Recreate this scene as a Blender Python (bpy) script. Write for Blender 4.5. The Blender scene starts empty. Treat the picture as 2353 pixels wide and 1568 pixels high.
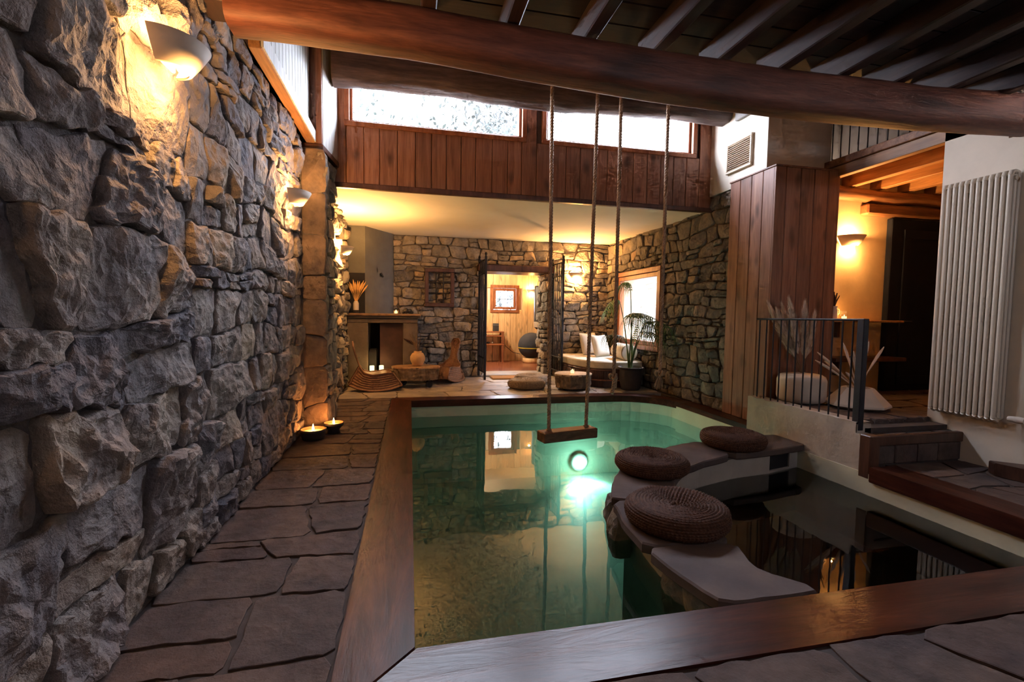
import bpy, math, random
from mathutils import Vector, Matrix, noise

# ------------------------------------------------------------------ camera, world, exposure
scene = bpy.context.scene
COL = scene.collection
PI = math.pi
YAW, PITCH, ROLL, FPX = 0.215394, -0.057348, 0.0143794, 1071.87
CAMH = 1.3

def setup_camera():
    cy, sy, cp, sp, cr, sr = math.cos(YAW), math.sin(YAW), math.cos(PITCH), math.sin(PITCH), math.cos(ROLL), math.sin(ROLL)
    f = Vector((sy*cp, cy*cp, sp)); r = Vector((cy, -sy, 0)); u = r.cross(f)
    R, U = cr*r + sr*u, -sr*r + cr*u
    m = Matrix(((R.x, U.x, -f.x, 0), (R.y, U.y, -f.y, 0), (R.z, U.z, -f.z, CAMH), (0, 0, 0, 1)))
    cam = bpy.data.cameras.new('camera'); o = bpy.data.objects.new('camera', cam)
    COL.objects.link(o); o.matrix_world = m
    cam.sensor_width = 36; cam.lens = FPX*36/2353; cam.clip_start = 0.05; cam.clip_end = 200
    scene.camera = o
setup_camera()

SKY = 42.0
world = bpy.data.worlds.new('sky'); scene.world = world; world.use_nodes = True
wn = world.node_tree.nodes; wl = world.node_tree.links; wn.clear()
wo = wn.new('ShaderNodeOutputWorld'); wb = wn.new('ShaderNodeBackground')
wb.inputs[0].default_value = (0.77, 0.81, 1.0, 1); wb.inputs[1].default_value = SKY
wl.new(wb.outputs[0], wo.inputs[0])
scene.view_settings.view_transform = 'Standard'; scene.view_settings.look = 'None'
scene.view_settings.gamma = 1.0; scene.view_settings.use_curve_mapping = False
scene.view_settings.exposure = 0.95
try:
    scene.cycles.use_denoising = True
    scene.cycles.max_bounces = 6; scene.cycles.diffuse_bounces = 3; scene.cycles.glossy_bounces = 2
    scene.cycles.use_adaptive_sampling = True; scene.cycles.adaptive_threshold = .08; scene.cycles.adaptive_min_samples = 14
    scene.cycles.transparent_max_bounces = 12; scene.cycles.caustics_reflective = False; scene.cycles.caustics_refractive = False
    scene.cycles.sample_clamp_indirect = 4.0
except Exception:
    pass

def portal(name, loc, rot, sx, sy):
    l = bpy.data.lights.new(name, 'AREA'); l.shape = 'RECTANGLE'; l.size = sx; l.size_y = sy
    l.cycles.is_portal = True
    o = bpy.data.objects.new(name, l); COL.objects.link(o); o.location = loc; o.rotation_euler = rot
portal('portal_clerestory', (0.36, 6.42, 3.97), (-PI/2, 0, 0), 2.2, 0.8)
portal('portal_clerestory', (2.80, 6.42, 3.97), (-PI/2, 0, 0), 2.2, 0.8)
portal('portal_garden', (4.62, 8.22, 1.42), (0, PI/2, 0), 1.6, 1.8)
portal('portal_pine', (2.55, 13.0, 1.72), (-PI/2, 0, 0), 0.7, 0.7)
portal('portal_rear', (3.2, -1.97, 2.65), (PI/2, 0, 0), .9, .3)

# ------------------------------------------------------------------ helpers
class B:
    """collects geometry for ONE mesh"""
    def __init__(s): s.v = []; s.f = []; s.sm = []
    def add(s, vs, fs, smooth=False):
        n = len(s.v); s.v += [tuple(p) for p in vs]
        s.f += [tuple(i+n for i in f) for f in fs]; s.sm += [smooth]*len(fs); return s
    def box(s, x0, y0, z0, x1, y1, z1, c=0.0):
        if x0 > x1: x0, x1 = x1, x0
        if y0 > y1: y0, y1 = y1, y0
        if z0 > z1: z0, z1 = z1, z0
        c = min(c, .45*(x1-x0), .45*(y1-y0), .45*(z1-z0))
        if c <= 0:
            vs = [(x, y, z) for z in (z0, z1) for y in (y0, y1) for x in (x0, x1)]
            return s.add(vs, [(0,2,3,1),(4,5,7,6),(0,1,5,4),(2,6,7,3),(0,4,6,2),(1,3,7,5)])
        vs, idx = [], {}
        for i, x in enumerate((x0, x1)):
            for j, y in enumerate((y0, y1)):
                for k, z in enumerate((z0, z1)):
                    dx, dy, dz = (c if i == 0 else -c), (c if j == 0 else -c), (c if k == 0 else -c)
                    idx[i,j,k,'x'] = len(vs); vs.append((x, y+dy, z+dz))
                    idx[i,j,k,'y'] = len(vs); vs.append((x+dx, y, z+dz))
                    idx[i,j,k,'z'] = len(vs); vs.append((x+dx, y+dy, z))
        fs = []
        q = ((0,0),(1,0),(1,1),(0,1))
        for i in (0, 1):
            a = [idx[i,j,k,'x'] for j, k in q]; fs.append(a if i else a[::-1])
            a = [idx[j,i,k,'y'] for j, k in q]; fs.append(a[::-1] if i else a)
            a = [idx[j,k,i,'z'] for j, k in q]; fs.append(a if i else a[::-1])
        for i in (0, 1):
            for j in (0, 1):
                s1 = (i == j)
                a = [idx[i,j,0,'x'], idx[i,j,0,'y'], idx[i,j,1,'y'], idx[i,j,1,'x']]; fs.append(a[::-1] if s1 else a)
                a = [idx[i,0,j,'x'], idx[i,0,j,'z'], idx[i,1,j,'z'], idx[i,1,j,'x']]; fs.append(a if s1 else a[::-1])
                a = [idx[0,i,j,'y'], idx[0,i,j,'z'], idx[1,i,j,'z'], idx[1,i,j,'y']]; fs.append(a[::-1] if s1 else a)
                for k in (0, 1):
                    a = [idx[i,j,k,'x'], idx[i,j,k,'y'], idx[i,j,k,'z']]
                    fs.append(a if (i+j+k) % 2 else a[::-1])
        return s.add(vs, fs)
    def prism(s, poly, z0, z1, c=0.0):
        n = len(poly); cx = sum(p[0] for p in poly)/n; cy = sum(p[1] for p in poly)/n
        def ring(z, ins):
            out = []
            for x, y in poly:
                d = math.hypot(x-cx, y-cy) or 1
                k = max(0, 1-ins/d); out.append((cx+(x-cx)*k, cy+(y-cy)*k, z))
            return out
        rings = [ring(z0, c)] + ([ring(z0+c, 0), ring(z1-c, 0)] if c else []) + [ring(z1, c)] if c else [ring(z0, 0), ring(z1, 0)]
        vs = [p for r in rings for p in r]; fs = []
        for k in range(len(rings)-1):
            for i in range(n):
                j = (i+1) % n; fs.append((k*n+i, k*n+j, (k+1)*n+j, (k+1)*n+i))
        fs.append(tuple(range(n))[::-1]); fs.append(tuple((len(rings)-1)*n+i for i in range(n)))
        return s.add(vs, fs)
    def tube(s, pts, r, n=8, cap=True, smooth=True, closed=False):
        pts = [Vector(p) for p in pts]; m = len(pts)
        rs = r if isinstance(r, (list, tuple)) else [r]*m
        vs, fs = [], []; up = None
        for i, p in enumerate(pts):
            a = pts[(i-1) % m] if (i > 0 or closed) else p; b = pts[(i+1) % m] if (i < m-1 or closed) else p
            t = (b-a)
            t = t.normalized() if t.length > 1e-9 else Vector((0, 0, 1))
            if up is None:
                up = t.orthogonal().normalized()
            else:
                up = up - t*up.dot(t); up = up.normalized() if up.length > 1e-6 else t.orthogonal().normalized()
            w = t.cross(up)
            for k in range(n):
                an = 2*PI*k/n; vs.append(p + (up*math.cos(an) + w*math.sin(an))*rs[i])
        for i in range(m if closed else m-1):
            for k in range(n):
                i2 = (i+1) % m; fs.append((i*n+k, i*n+(k+1) % n, i2*n+(k+1) % n, i2*n+k))
        s.add(vs, fs, smooth)
        if cap and not closed:
            s.add(vs[:n], [tuple(range(n))[::-1]]); s.add(vs[-n:], [tuple(range(n))])
        return s
    def lathe(s, prof, n=24, c=(0, 0, 0), a0=0.0, a1=2*PI, smooth=True):
        full = abs(a1-a0-2*PI) < 1e-6; m = n if full else n+1
        vs = [(c[0]+r*math.cos(a0+(a1-a0)*i/n), c[1]+r*math.sin(a0+(a1-a0)*i/n), c[2]+z) for r, z in prof for i in range(m)]
        fs = []
        for k in range(len(prof)-1):
            for i in range(n):
                j = (i+1) % m if full else i+1
                fs.append((k*m+i, k*m+j, (k+1)*m+j, (k+1)*m+i))
        return s.add(vs, fs, smooth)
    def grid(s, fn, nu, nv, smooth=True, wrap_u=False):
        mu = nu if wrap_u else nu+1
        vs = [fn(i/nu, j/nv) for j in range(nv+1) for i in range(mu)]
        fs = [(j*mu+i, j*mu+(i+1) % mu, (j+1)*mu+(i+1) % mu, (j+1)*mu+i) for j in range(nv) for i in range(nu)]
        return s.add(vs, fs, smooth)
    def sphere(s, c, r, n=16, m=10):
        rx, ry, rz = r if isinstance(r, (tuple, list)) else (r, r, r)
        return s.grid(lambda u, v: (c[0]+rx*math.cos(2*PI*u)*math.sin(PI*v), c[1]+ry*math.sin(2*PI*u)*math.sin(PI*v), c[2]-rz*math.cos(PI*v)), n, m, True, True)
    def xform(s, mat):
        s.v = [tuple(mat @ Vector(p)) for p in s.v]; return s
    def build(s, name, mat, parent=None, loc=(0, 0, 0), rotz=0.0):
        me = bpy.data.meshes.new(name); me.from_pydata(s.v, [], s.f); me.update()
        me.polygons.foreach_set('use_smooth', s.sm)
        if mat: me.materials.append(mat)
        o = bpy.data.objects.new(name, me); COL.objects.link(o)
        o.location = loc; o.rotation_euler = (0, 0, rotz)
        if parent: o.parent = parent
        return o

def tag(o, label, cat, group=None, kind=None):
    if label: o['label'] = label
    if cat: o['category'] = cat
    if group: o['group'] = group
    if kind: o['kind'] = kind
    return o
def struct(o, label=None):
    o['kind'] = 'structure'
    if label: o['label'] = label
    return o
def thing(name, label, cat, loc=(0, 0, 0), rotz=0.0, group=None):
    o = bpy.data.objects.new(name, None); COL.objects.link(o); o.empty_display_size = .1
    o.location = loc; o.rotation_euler = (0, 0, rotz)
    return tag(o, label, cat, group)
def sroot(name, label=None):
    o = bpy.data.objects.new(name, None); COL.objects.link(o); return struct(o, label)
def copy_tree(o, parent=None):
    c = o.copy(); COL.objects.link(c); c.parent = parent
    for ch in [x for x in bpy.data.objects if x.parent == o]: copy_tree(ch, c)
    return c

# ------------------------------------------------------------------ materials
def nmat(name):
    m = bpy.data.materials.new(name); m.use_nodes = True
    nt = m.node_tree; nt.nodes.clear()
    out = nt.nodes.new('ShaderNodeOutputMaterial')
    return m, nt, out
def N(nt, t, **kw):
    n = nt.nodes.new(t)
    for k, v in kw.items():
        if k.startswith('_'): setattr(n, k[1:], v)
        else: n.inputs[k.replace('__', ' ')].default_value = v
    return n
def ramp(nt, stops, interp='LINEAR'):
    r = nt.nodes.new('ShaderNodeValToRGB'); r.color_ramp.interpolation = interp
    e = r.color_ramp.elements
    while len(e) < len(stops): e.new(0.5)
    for i, (p, c) in enumerate(stops):
        e[i].position = p; e[i].color = (*c, 1) if len(c) == 3 else c
    return r
def coords(nt, scale=(1, 1, 1), rnd=True):
    g = N(nt, 'ShaderNodeNewGeometry'); oi = N(nt, 'ShaderNodeObjectInfo')
    mp = N(nt, 'ShaderNodeMapping'); mp.inputs['Scale'].default_value = scale
    nt.links.new(g.outputs['Position'], mp.inputs['Vector'])
    if rnd:
        mul = N(nt, 'ShaderNodeMath', _operation='MULTIPLY'); mul.inputs[1].default_value = 53.0
        nt.links.new(oi.outputs['Random'], mul.inputs[0])
        cx = N(nt, 'ShaderNodeCombineXYZ')
        for i in range(3): nt.links.new(mul.outputs[0], cx.inputs[i])
        nt.links.new(cx.outputs[0], mp.inputs['Location'])
    return mp.outputs[0], oi.outputs['Random']
def mixc(nt, a, b, fac, mode='MIX'):
    m = N(nt, 'ShaderNodeMix', _data_type='RGBA', _blend_type=mode)
    for sock, val in ((m.inputs[6], a), (m.inputs[7], b), (m.inputs[0], fac)):
        if hasattr(val, 'is_linked') or hasattr(val, 'links'): nt.links.new(val, sock)
        elif isinstance(val, (int, float)): sock.default_value = val
        else: sock.default_value = (*val, 1)
    return m.outputs[2]
def principled(nt, out, col, rough, bump=None, bstr=.4, bdist=.01, metallic=0.0, spec=.5, coat=0.0):
    p = N(nt, 'ShaderNodeBsdfPrincipled')
    if hasattr(col, 'links'): nt.links.new(col, p.inputs['Base Color'])
    else: p.inputs['Base Color'].default_value = (*col, 1)
    if hasattr(rough, 'links'): nt.links.new(rough, p.inputs['Roughness'])
    else: p.inputs['Roughness'].default_value = rough
    p.inputs['Metallic'].default_value = metallic
    p.inputs['Specular IOR Level'].default_value = spec
    if coat: p.inputs['Coat Weight'].default_value = coat; p.inputs['Coat Roughness'].default_value = .15
    if bump is not None:
        b = N(nt, 'ShaderNodeBump'); b.inputs['Strength'].default_value = bstr; b.inputs['Distance'].default_value = bdist
        nt.links.new(bump, b.inputs['Height']); nt.links.new(b.outputs[0], p.inputs['Normal'])
    nt.links.new(p.outputs[0], out.inputs[0]); return p

def stone_mat(name, stops, rough=.8, bstr=.6, bdist=.02, scale=9.0, var=.5):
    m, nt, out = nmat(name); co, rnd = coords(nt, (1, 1, 1))
    r = ramp(nt, stops); nt.links.new(rnd, r.inputs[0])
    n1 = N(nt, 'ShaderNodeTexNoise', Scale=scale, Detail=5.0, Roughness=.65); nt.links.new(co, n1.inputs['Vector'])
    n2 = N(nt, 'ShaderNodeTexNoise', Scale=scale*.35, Detail=3.0); nt.links.new(co, n2.inputs['Vector'])
    d = ramp(nt, [(.28, (.38, .36, .36)), (.5, (.9, .88, .86)), (.72, (1.5, 1.42, 1.32))]); nt.links.new(n1.outputs[0], d.inputs[0])
    c = mixc(nt, r.outputs[0], d.outputs[0], var, 'MULTIPLY')
    d2 = ramp(nt, [(.35, (.62, .62, .7)), (.62, (1.2, 1.12, 1.0))]); nt.links.new(n2.outputs[0], d2.inputs[0])
    c = mixc(nt, c, d2.outputs[0], .8, 'MULTIPLY')
    vo = N(nt, 'ShaderNodeTexVoronoi', Scale=scale*2.2, _feature='F1'); nt.links.new(co, vo.inputs['Vector'])
    n3 = N(nt, 'ShaderNodeTexNoise', Scale=scale*4.5, Detail=4.0, Roughness=.75); nt.links.new(co, n3.inputs['Vector'])
    a = N(nt, 'ShaderNodeMath', _operation='MULTIPLY_ADD'); a.inputs[1].default_value = .45
    nt.links.new(vo.outputs[0], a.inputs[0]); nt.links.new(n1.outputs[0], a.inputs[2])
    a2 = N(nt, 'ShaderNodeMath', _operation='MULTIPLY_ADD'); a2.inputs[1].default_value = .35
    nt.links.new(n3.outputs[0], a2.inputs[0]); nt.links.new(a.outputs[0], a2.inputs[2])
    principled(nt, out, c, rough, a2.outputs[0], bstr, bdist, spec=.35); return m

def wood_mat(name, dark, mid, light, grain=(9, 9, .7), rough=.5, tint=.35, knots=.0, bstr=.25, coat=0.0, spec=.5, knotscale=2.6):
    m, nt, out = nmat(name); co, rnd = coords(nt, grain)
    n1 = N(nt, 'ShaderNodeTexNoise', Scale=1.6, Detail=5.0, Roughness=.62, Distortion=.6); nt.links.new(co, n1.inputs['Vector'])
    n2 = N(nt, 'ShaderNodeTexNoise', Scale=9.0, Detail=3.0); nt.links.new(co, n2.inputs['Vector'])
    r = ramp(nt, [(.3, dark), (.5, mid), (.7, light)]); nt.links.new(n1.outputs[0], r.inputs[0])
    d = ramp(nt, [(.35, (.72, .7, .68)), (.6, (1.08, 1.06, 1.04))]); nt.links.new(n2.outputs[0], d.inputs[0])
    c = mixc(nt, r.outputs[0], d.outputs[0], .7, 'MULTIPLY')
    t = ramp(nt, [(0, (1-tint, 1-tint, 1-tint)), (1, (1+tint, 1+tint*.9, 1+tint*.8))]); nt.links.new(rnd, t.inputs[0])
    c = mixc(nt, c, t.outputs[0], 1.0, 'MULTIPLY')
    if knots:
        gs = [max(.45, min(1.0, g/9)) for g in grain]
        ck, _ = coords(nt, gs)
        w = N(nt, 'ShaderNodeTexNoise', Scale=5.0); nt.links.new(ck, w.inputs['Vector'])
        ad = N(nt, 'ShaderNodeVectorMath', _operation='MULTIPLY_ADD'); ad.inputs[1].default_value = (.12, .12, .12)
        nt.links.new(w.outputs['Color'], ad.inputs[0]); nt.links.new(ck, ad.inputs[2])
        v = N(nt, 'ShaderNodeTexVoronoi', Scale=knotscale*2, Randomness=1.0); nt.links.new(ad.outputs[0], v.inputs['Vector'])
        k = ramp(nt, [(0.05, (knots,)*3), (.16, (knots*.6,)*3), (.30, (0, 0, 0))]); nt.links.new(v.outputs['Distance'], k.inputs[0])
        c = mixc(nt, c, tuple(x*.32 for x in dark), k.outputs[0])
    principled(nt, out, c, rough, n1.outputs[0], bstr, .006, spec=spec, coat=coat); return m

def plain(name, col, rough=.6, var=.12, scale=6.0, bstr=.15, metallic=0.0, spec=.5, bdist=.006, detail=6.0):
    m, nt, out = nmat(name); co, rnd = coords(nt)
    n1 = N(nt, 'ShaderNodeTexNoise', Scale=scale, Detail=detail, Roughness=.6); nt.links.new(co, n1.inputs['Vector'])
    r = ramp(nt, [(.3, tuple(x*(1-var) for x in col)), (.7, tuple(min(1, x*(1+var)) for x in col))]); nt.links.new(n1.outputs[0], r.inputs[0])
    principled(nt, out, r.outputs[0], rough, n1.outputs[0], bstr, bdist, metallic, spec); return m
def emit(name, col, s):
    m, nt, out = nmat(name); e = N(nt, 'ShaderNodeEmission'); e.inputs[0].default_value = (*col, 1); e.inputs[1].default_value = s
    nt.links.new(e.outputs[0], out.inputs[0]); return m
def glass_mat(name, tint=(.96, .98, .97), fac=.07, rough=.02):
    m, nt, out = nmat(name)
    t = N(nt, 'ShaderNodeBsdfTransparent'); t.inputs[0].default_value = (*tint, 1)
    g = N(nt, 'ShaderNodeBsdfGlossy'); g.inputs['Roughness'].default_value = rough
    mx = N(nt, 'ShaderNodeMixShader'); mx.inputs[0].default_value = fac
    nt.links.new(t.outputs[0], mx.inputs[1]); nt.links.new(g.outputs[0], mx.inputs[2]); nt.links.new(mx.outputs[0], out.inputs[0]); return m

M = {}
M['stone_l'] = stone_mat('rough_left_stone', [(0, (.13, .125, .15)), (.2, (.21, .20, .215)), (.4, (.26, .235, .225)), (.55, (.31, .265, .235)), (.7, (.23, .215, .225)), (.85, (.37, .305, .25)), (1, (.16, .155, .18))], bstr=.9, bdist=.035, scale=8)
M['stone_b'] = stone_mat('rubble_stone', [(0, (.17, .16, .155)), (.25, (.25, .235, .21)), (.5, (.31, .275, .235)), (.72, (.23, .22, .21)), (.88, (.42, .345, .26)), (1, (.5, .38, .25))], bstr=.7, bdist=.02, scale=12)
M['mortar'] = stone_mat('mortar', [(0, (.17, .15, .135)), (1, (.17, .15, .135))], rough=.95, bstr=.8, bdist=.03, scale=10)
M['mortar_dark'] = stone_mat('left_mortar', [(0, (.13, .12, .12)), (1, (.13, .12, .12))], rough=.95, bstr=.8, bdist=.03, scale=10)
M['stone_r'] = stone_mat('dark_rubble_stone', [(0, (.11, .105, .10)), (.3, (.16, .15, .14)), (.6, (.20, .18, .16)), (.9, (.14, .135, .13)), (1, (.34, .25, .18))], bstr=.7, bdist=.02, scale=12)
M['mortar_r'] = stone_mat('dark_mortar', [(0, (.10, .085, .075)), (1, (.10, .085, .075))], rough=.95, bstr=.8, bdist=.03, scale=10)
M['mantel'] = stone_mat('mantel_stone', [(0, (.20, .13, .09)), (1, (.20, .13, .09))], scale=8)
M['brickstone'] = stone_mat('pier_stone', [(0, (.20, .155, .125)), (.5, (.26, .195, .155)), (1, (.19, .155, .135))], bstr=.7, bdist=.02, scale=10)
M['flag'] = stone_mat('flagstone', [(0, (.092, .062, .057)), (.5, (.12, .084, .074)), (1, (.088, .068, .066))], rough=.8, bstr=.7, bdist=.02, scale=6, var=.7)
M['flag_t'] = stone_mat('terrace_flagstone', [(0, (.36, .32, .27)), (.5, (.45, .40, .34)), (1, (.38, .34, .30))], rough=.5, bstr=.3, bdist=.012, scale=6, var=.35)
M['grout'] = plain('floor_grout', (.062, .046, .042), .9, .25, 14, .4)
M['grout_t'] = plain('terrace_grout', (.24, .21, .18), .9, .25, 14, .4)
M['slab'] = stone_mat('bench_slab', [(0, (.10, .075, .070)), (1, (.13, .098, .090))], rough=.8, bstr=.3, bdist=.012, scale=5, var=.35)
M['plank'] = wood_mat('clerestory_plank', (.18, .078, .046), (.285, .130, .079), (.37, .185, .118), (9, 9, .55), .55, .22, .85)
M['boxplank'] = wood_mat('box_plank', (.165, .075, .048), (.25, .120, .079), (.33, .17, .118), (9, 9, .55), .55, .15, .8)
M['whiteplank'] = wood_mat('whitewashed_and_lit_plank', (.55, .54, .50), (.66, .65, .61), (.75, .74, .70), (9, 9, .5), .6, .06, .3)
M['pine'] = wood_mat('pine_plank', (.66, .40, .20), (.78, .52, .28), (.86, .62, .36), (9, 9, .5), .5, .08, .6, knotscale=3.4)
M['beam'] = wood_mat('red_beam', (.06, .018, .012), (.14, .045, .028), (.22, .080, .048), (1.3, 10, 10), .62, .1, .8, .8, knotscale=1.4)
M['beam_old'] = wood_mat('old_grey_beam', (.05, .030, .028), (.10, .062, .055), (.17, .11, .09), (1.0, 10, 10), .75, .1, .0, 1.0)
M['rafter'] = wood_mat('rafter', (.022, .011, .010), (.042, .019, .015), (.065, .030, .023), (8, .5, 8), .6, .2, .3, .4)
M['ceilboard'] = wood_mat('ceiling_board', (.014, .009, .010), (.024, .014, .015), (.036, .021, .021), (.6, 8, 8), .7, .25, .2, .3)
M['joist'] = wood_mat('mezzanine_joist', (.26, .12, .05), (.40, .20, .085), (.50, .28, .13), (8, .5, 8), .55, .2, .4, .3)
M['mezzboard'] = wood_mat('mezzanine_board', (.45, .25, .11), (.55, .33, .16), (.62, .40, .21), (.6, 8, 8), .6, .12, .3, .2)
M['log'] = wood_mat('corridor_log', (.12, .05, .024), (.22, .098, .044), (.32, .155, .075), (.6, 8, 8), .6, .15, .4, .5)
M['cope'] = wood_mat('pool_coping', (.020, .005, .0035), (.052, .013, .008), (.10, .030, .017), (7, .9, 7), .36, .12, .25, .4, spec=.14)
M['cope_x'] = wood_mat('pool_coping_cross', (.020, .005, .0035), (.052, .013, .008), (.10, .030, .017), (.9, 7, 7), .28, .12, .25, .4, spec=.28)
M['darkwood'] = wood_mat('dark_furniture_wood', (.045, .018, .012), (.085, .035, .022), (.13, .058, .036), (6, 6, 1), .4, .1, .2, .2)
M['redwood'] = wood_mat('window_frame_wood', (.20, .065, .028), (.31, .11, .046), (.40, .16, .07), (5, 5, 1), .4, .1, .2, .2)
M['seatwood'] = wood_mat('swing_seat_wood', (.08, .036, .022), (.15, .07, .042), (.22, .11, .068), (.8, 8, 8), .55, .1, .3, .4)
M['stump'] = wood_mat('stump_bark', (.09, .06, .038), (.20, .14, .09), (.30, .22, .15), (6, 6, 2), .85, .1, .0, 1.0)
M['stumptop'] = wood_mat('stump_cut_face', (.42, .31, .21), (.55, .43, .31), (.64, .52, .39), (3, 3, 3), .6, .08, .0, .3)
M['tabletop'] = wood_mat('slab_table_top', (.30, .16, .08), (.44, .26, .14), (.54, .34, .19), (3, 3, 3), .5, .08, .0, .3)
M['plaster'] = plain('white_plaster', (.74, .65, .53), .85, .06, 3.5, .25, bdist=.01)
M['plaster_c'] = plain('corridor_plaster', (.62, .46, .28), .85, .08, 5, .3, bdist=.012)
M['plaster_g'] = plain('mezzanine_grey_plaster', (.30, .27, .25), .85, .06, 4, .2)
M['soffit'] = plain('soffit_plaster', (.84, .80, .71), .85, .04, 1.8, .25, bdist=.012)
M['lowwall'] = plain('low_wall_plaster', (.46, .40, .34), .85, .10, 4, .5, bdist=.02)
M['poolwall'] = plain('pool_plaster', (.60, .58, .44), .6, .08, 3, .1)
M['poolfloor'] = plain('pool_floor', (.52, .58, .47), .6, .10, 2, .1)
M['concrete'] = plain('grey_chimney', (.125, .122, .112), .85, .12, 5, .2)
M['firestone'] = plain('fireplace_render', (.13, .098, .075), .85, .2, 7, .5, bdist=.015)
M['soot_shade'] = plain('soot_shade_black', (.014, .013, .016), .9, .2, 8, .2)  # black for soot, also laid in for shade in recesses
M['rust'] = plain('rust_plate', (.05, .020, .018), .7, .35, 5, .2)
M['iron'] = plain('black_iron', (.022, .022, .026), .5, .2, 20, .3, metallic=.6)
M['navy_iron'] = plain('navy_iron', (.016, .017, .026), .5, .2, 20, .3, metallic=.4)
M['navydoor'] = plain('navy_door', (.008, .011, .023), .8, .15, 8, .15, spec=.2)
M['enamel'] = plain('radiator_enamel', (.66, .57, .46), .3, .04, 3, .03)
M['ceramic'] = plain('white_pot', (.62, .54, .46), .7, .06, 8, .15)
M['sconce'] = plain('sconce_plaster', (.70, .60, .50), .7, .05, 10, .1)
M['wicker'] = plain('dark_wicker', (.085, .038, .024), .7, .45, 40, .3, spec=.2)
M['wicker_l'] = plain('tan_wicker', (.30, .215, .14), .6, .40, 40, .3)
M['wicker_r'] = plain('red_wicker', (.21, .10, .055), .55, .35, 45, .3)
M['rope'] = plain('rope_fibre', (.33, .225, .15), .85, .3, 60, .4)
M['cream'] = plain('cream_fabric', (.72, .66, .54), .9, .04, 25, .15)
M['cream_d'] = plain('mattress_side_fabric', (.46, .40, .30), .9, .12, 10, .3)
M['piping'] = plain('navy_piping', (.03, .03, .05), .8)
M['terracotta'] = plain('terracotta', (.66, .40, .19), .7, .12, 12, .15)
M['darkpot'] = plain('dark_plant_pot', (.035, .028, .028), .7, .25, 8, .3)
M['soil'] = plain('soil', (.02, .015, .012), .95, .3, 20, .6)
M['leaf'] = plain('palm_leaf', (.040, .090, .022), .45, .4, 8, .1)
M['leaf_lit'] = plain('lit_palm_leaf', (.17, .27, .07), .45, .3, 8, .1)  # lighter green paints the light falling on some fronds
M['stem'] = plain('palm_stem', (.10, .16, .05), .5, .3, 8, .1)
M['pampas'] = plain('pampas', (.78, .62, .49), .95, .15, 20, .1)
M['pampas_o'] = plain('ochre_dried_grass', (.80, .46, .16), .9, .15, 20, .1)
M['twig'] = plain('dried_twig', (.22, .14, .08), .9, .25, 20, .2)
M['darkbranch'] = plain('dark_dried_branch', (.06, .03, .03), .9, .25, 20, .2)
M['mat'] = plain('coir_mat', (.40, .20, .07), .95, .2, 50, .5)
M['wax'] = plain('candle_wax', (.85, .72, .5), .5, .03, 6, .05)
M['blackbowl'] = plain('black_clay_bowl', (.020, .018, .022), .6, .2, 10, .15)
M['bowlin'] = plain('red_clay_glaze', (.42, .10, .045), .5, .2, 10, .15)
M['pinefloor'] = wood_mat('red_wood_floor', (.16, .05, .028), (.26, .09, .05), (.36, .14, .08), (.7, 7, 7), .25, .15, .2, .1)
M['ballfab'] = plain('navy_ball_fabric', (.035, .040, .058), .9, .2, 40, .3)
M['yellow'] = plain('yellow_band', (.75, .62, .05), .7, .05)
M['leather'] = plain('black_leather', (.03, .026, .026), .5, .25, 12, .2)
M['red'] = plain('red_plastic', (.5, .03, .02), .3, .1)
M['speaker'] = plain('speaker_cloth', (.03, .03, .034), .7, .2, 60, .2)
M['silver'] = plain('silver', (.6, .6, .6), .3, .1, 5, .05, metallic=.8)
M['bark'] = plain('tree_bark', (.20, .17, .14), .9, .3, 10, .6)
M['foliage'] = plain('outdoor_leaves', (.014, .020, .016), .7, .5, 2, .1)
M['sunstone'] = stone_mat('garden_wall_stone', [(0, (.11, .10, .075)), (.5, (.14, .12, .085)), (1, (.09, .085, .07))], bstr=.5, bdist=.02, scale=8)
M['ground'] = plain('garden_ground', (.55, .50, .42), .9, .2, 3, .3)
M['extplaster'] = plain('garden_white_wall', (.75, .70, .66), .9, .05, 3, .1)
M['roofing'] = plain('roof_shell', (.10, .06, .045), .9, .2, 4, .2)
M['louver'] = plain('vent_louver', (.58, .46, .34), .6, .08, 8, .1)
M['outlet'] = plain('white_outlet', (.62, .54, .44), .5, .03)
M['pane'] = glass_mat('window_pane')
M['jar'] = glass_mat('candle_glass', (.95, .93, .9), .12)
M['bulb'] = emit('warm_bulb', (1.0, .62, .26), 40)
M['flame'] = emit('candle_flame', (1.0, .60, .20), 25)
M['glowwax'] = emit('glowing_wax', (1.0, .80, .30), 1.6)
M['poollens'] = emit('pool_lamp_lens', (.62, 1.0, .93), 12)

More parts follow.
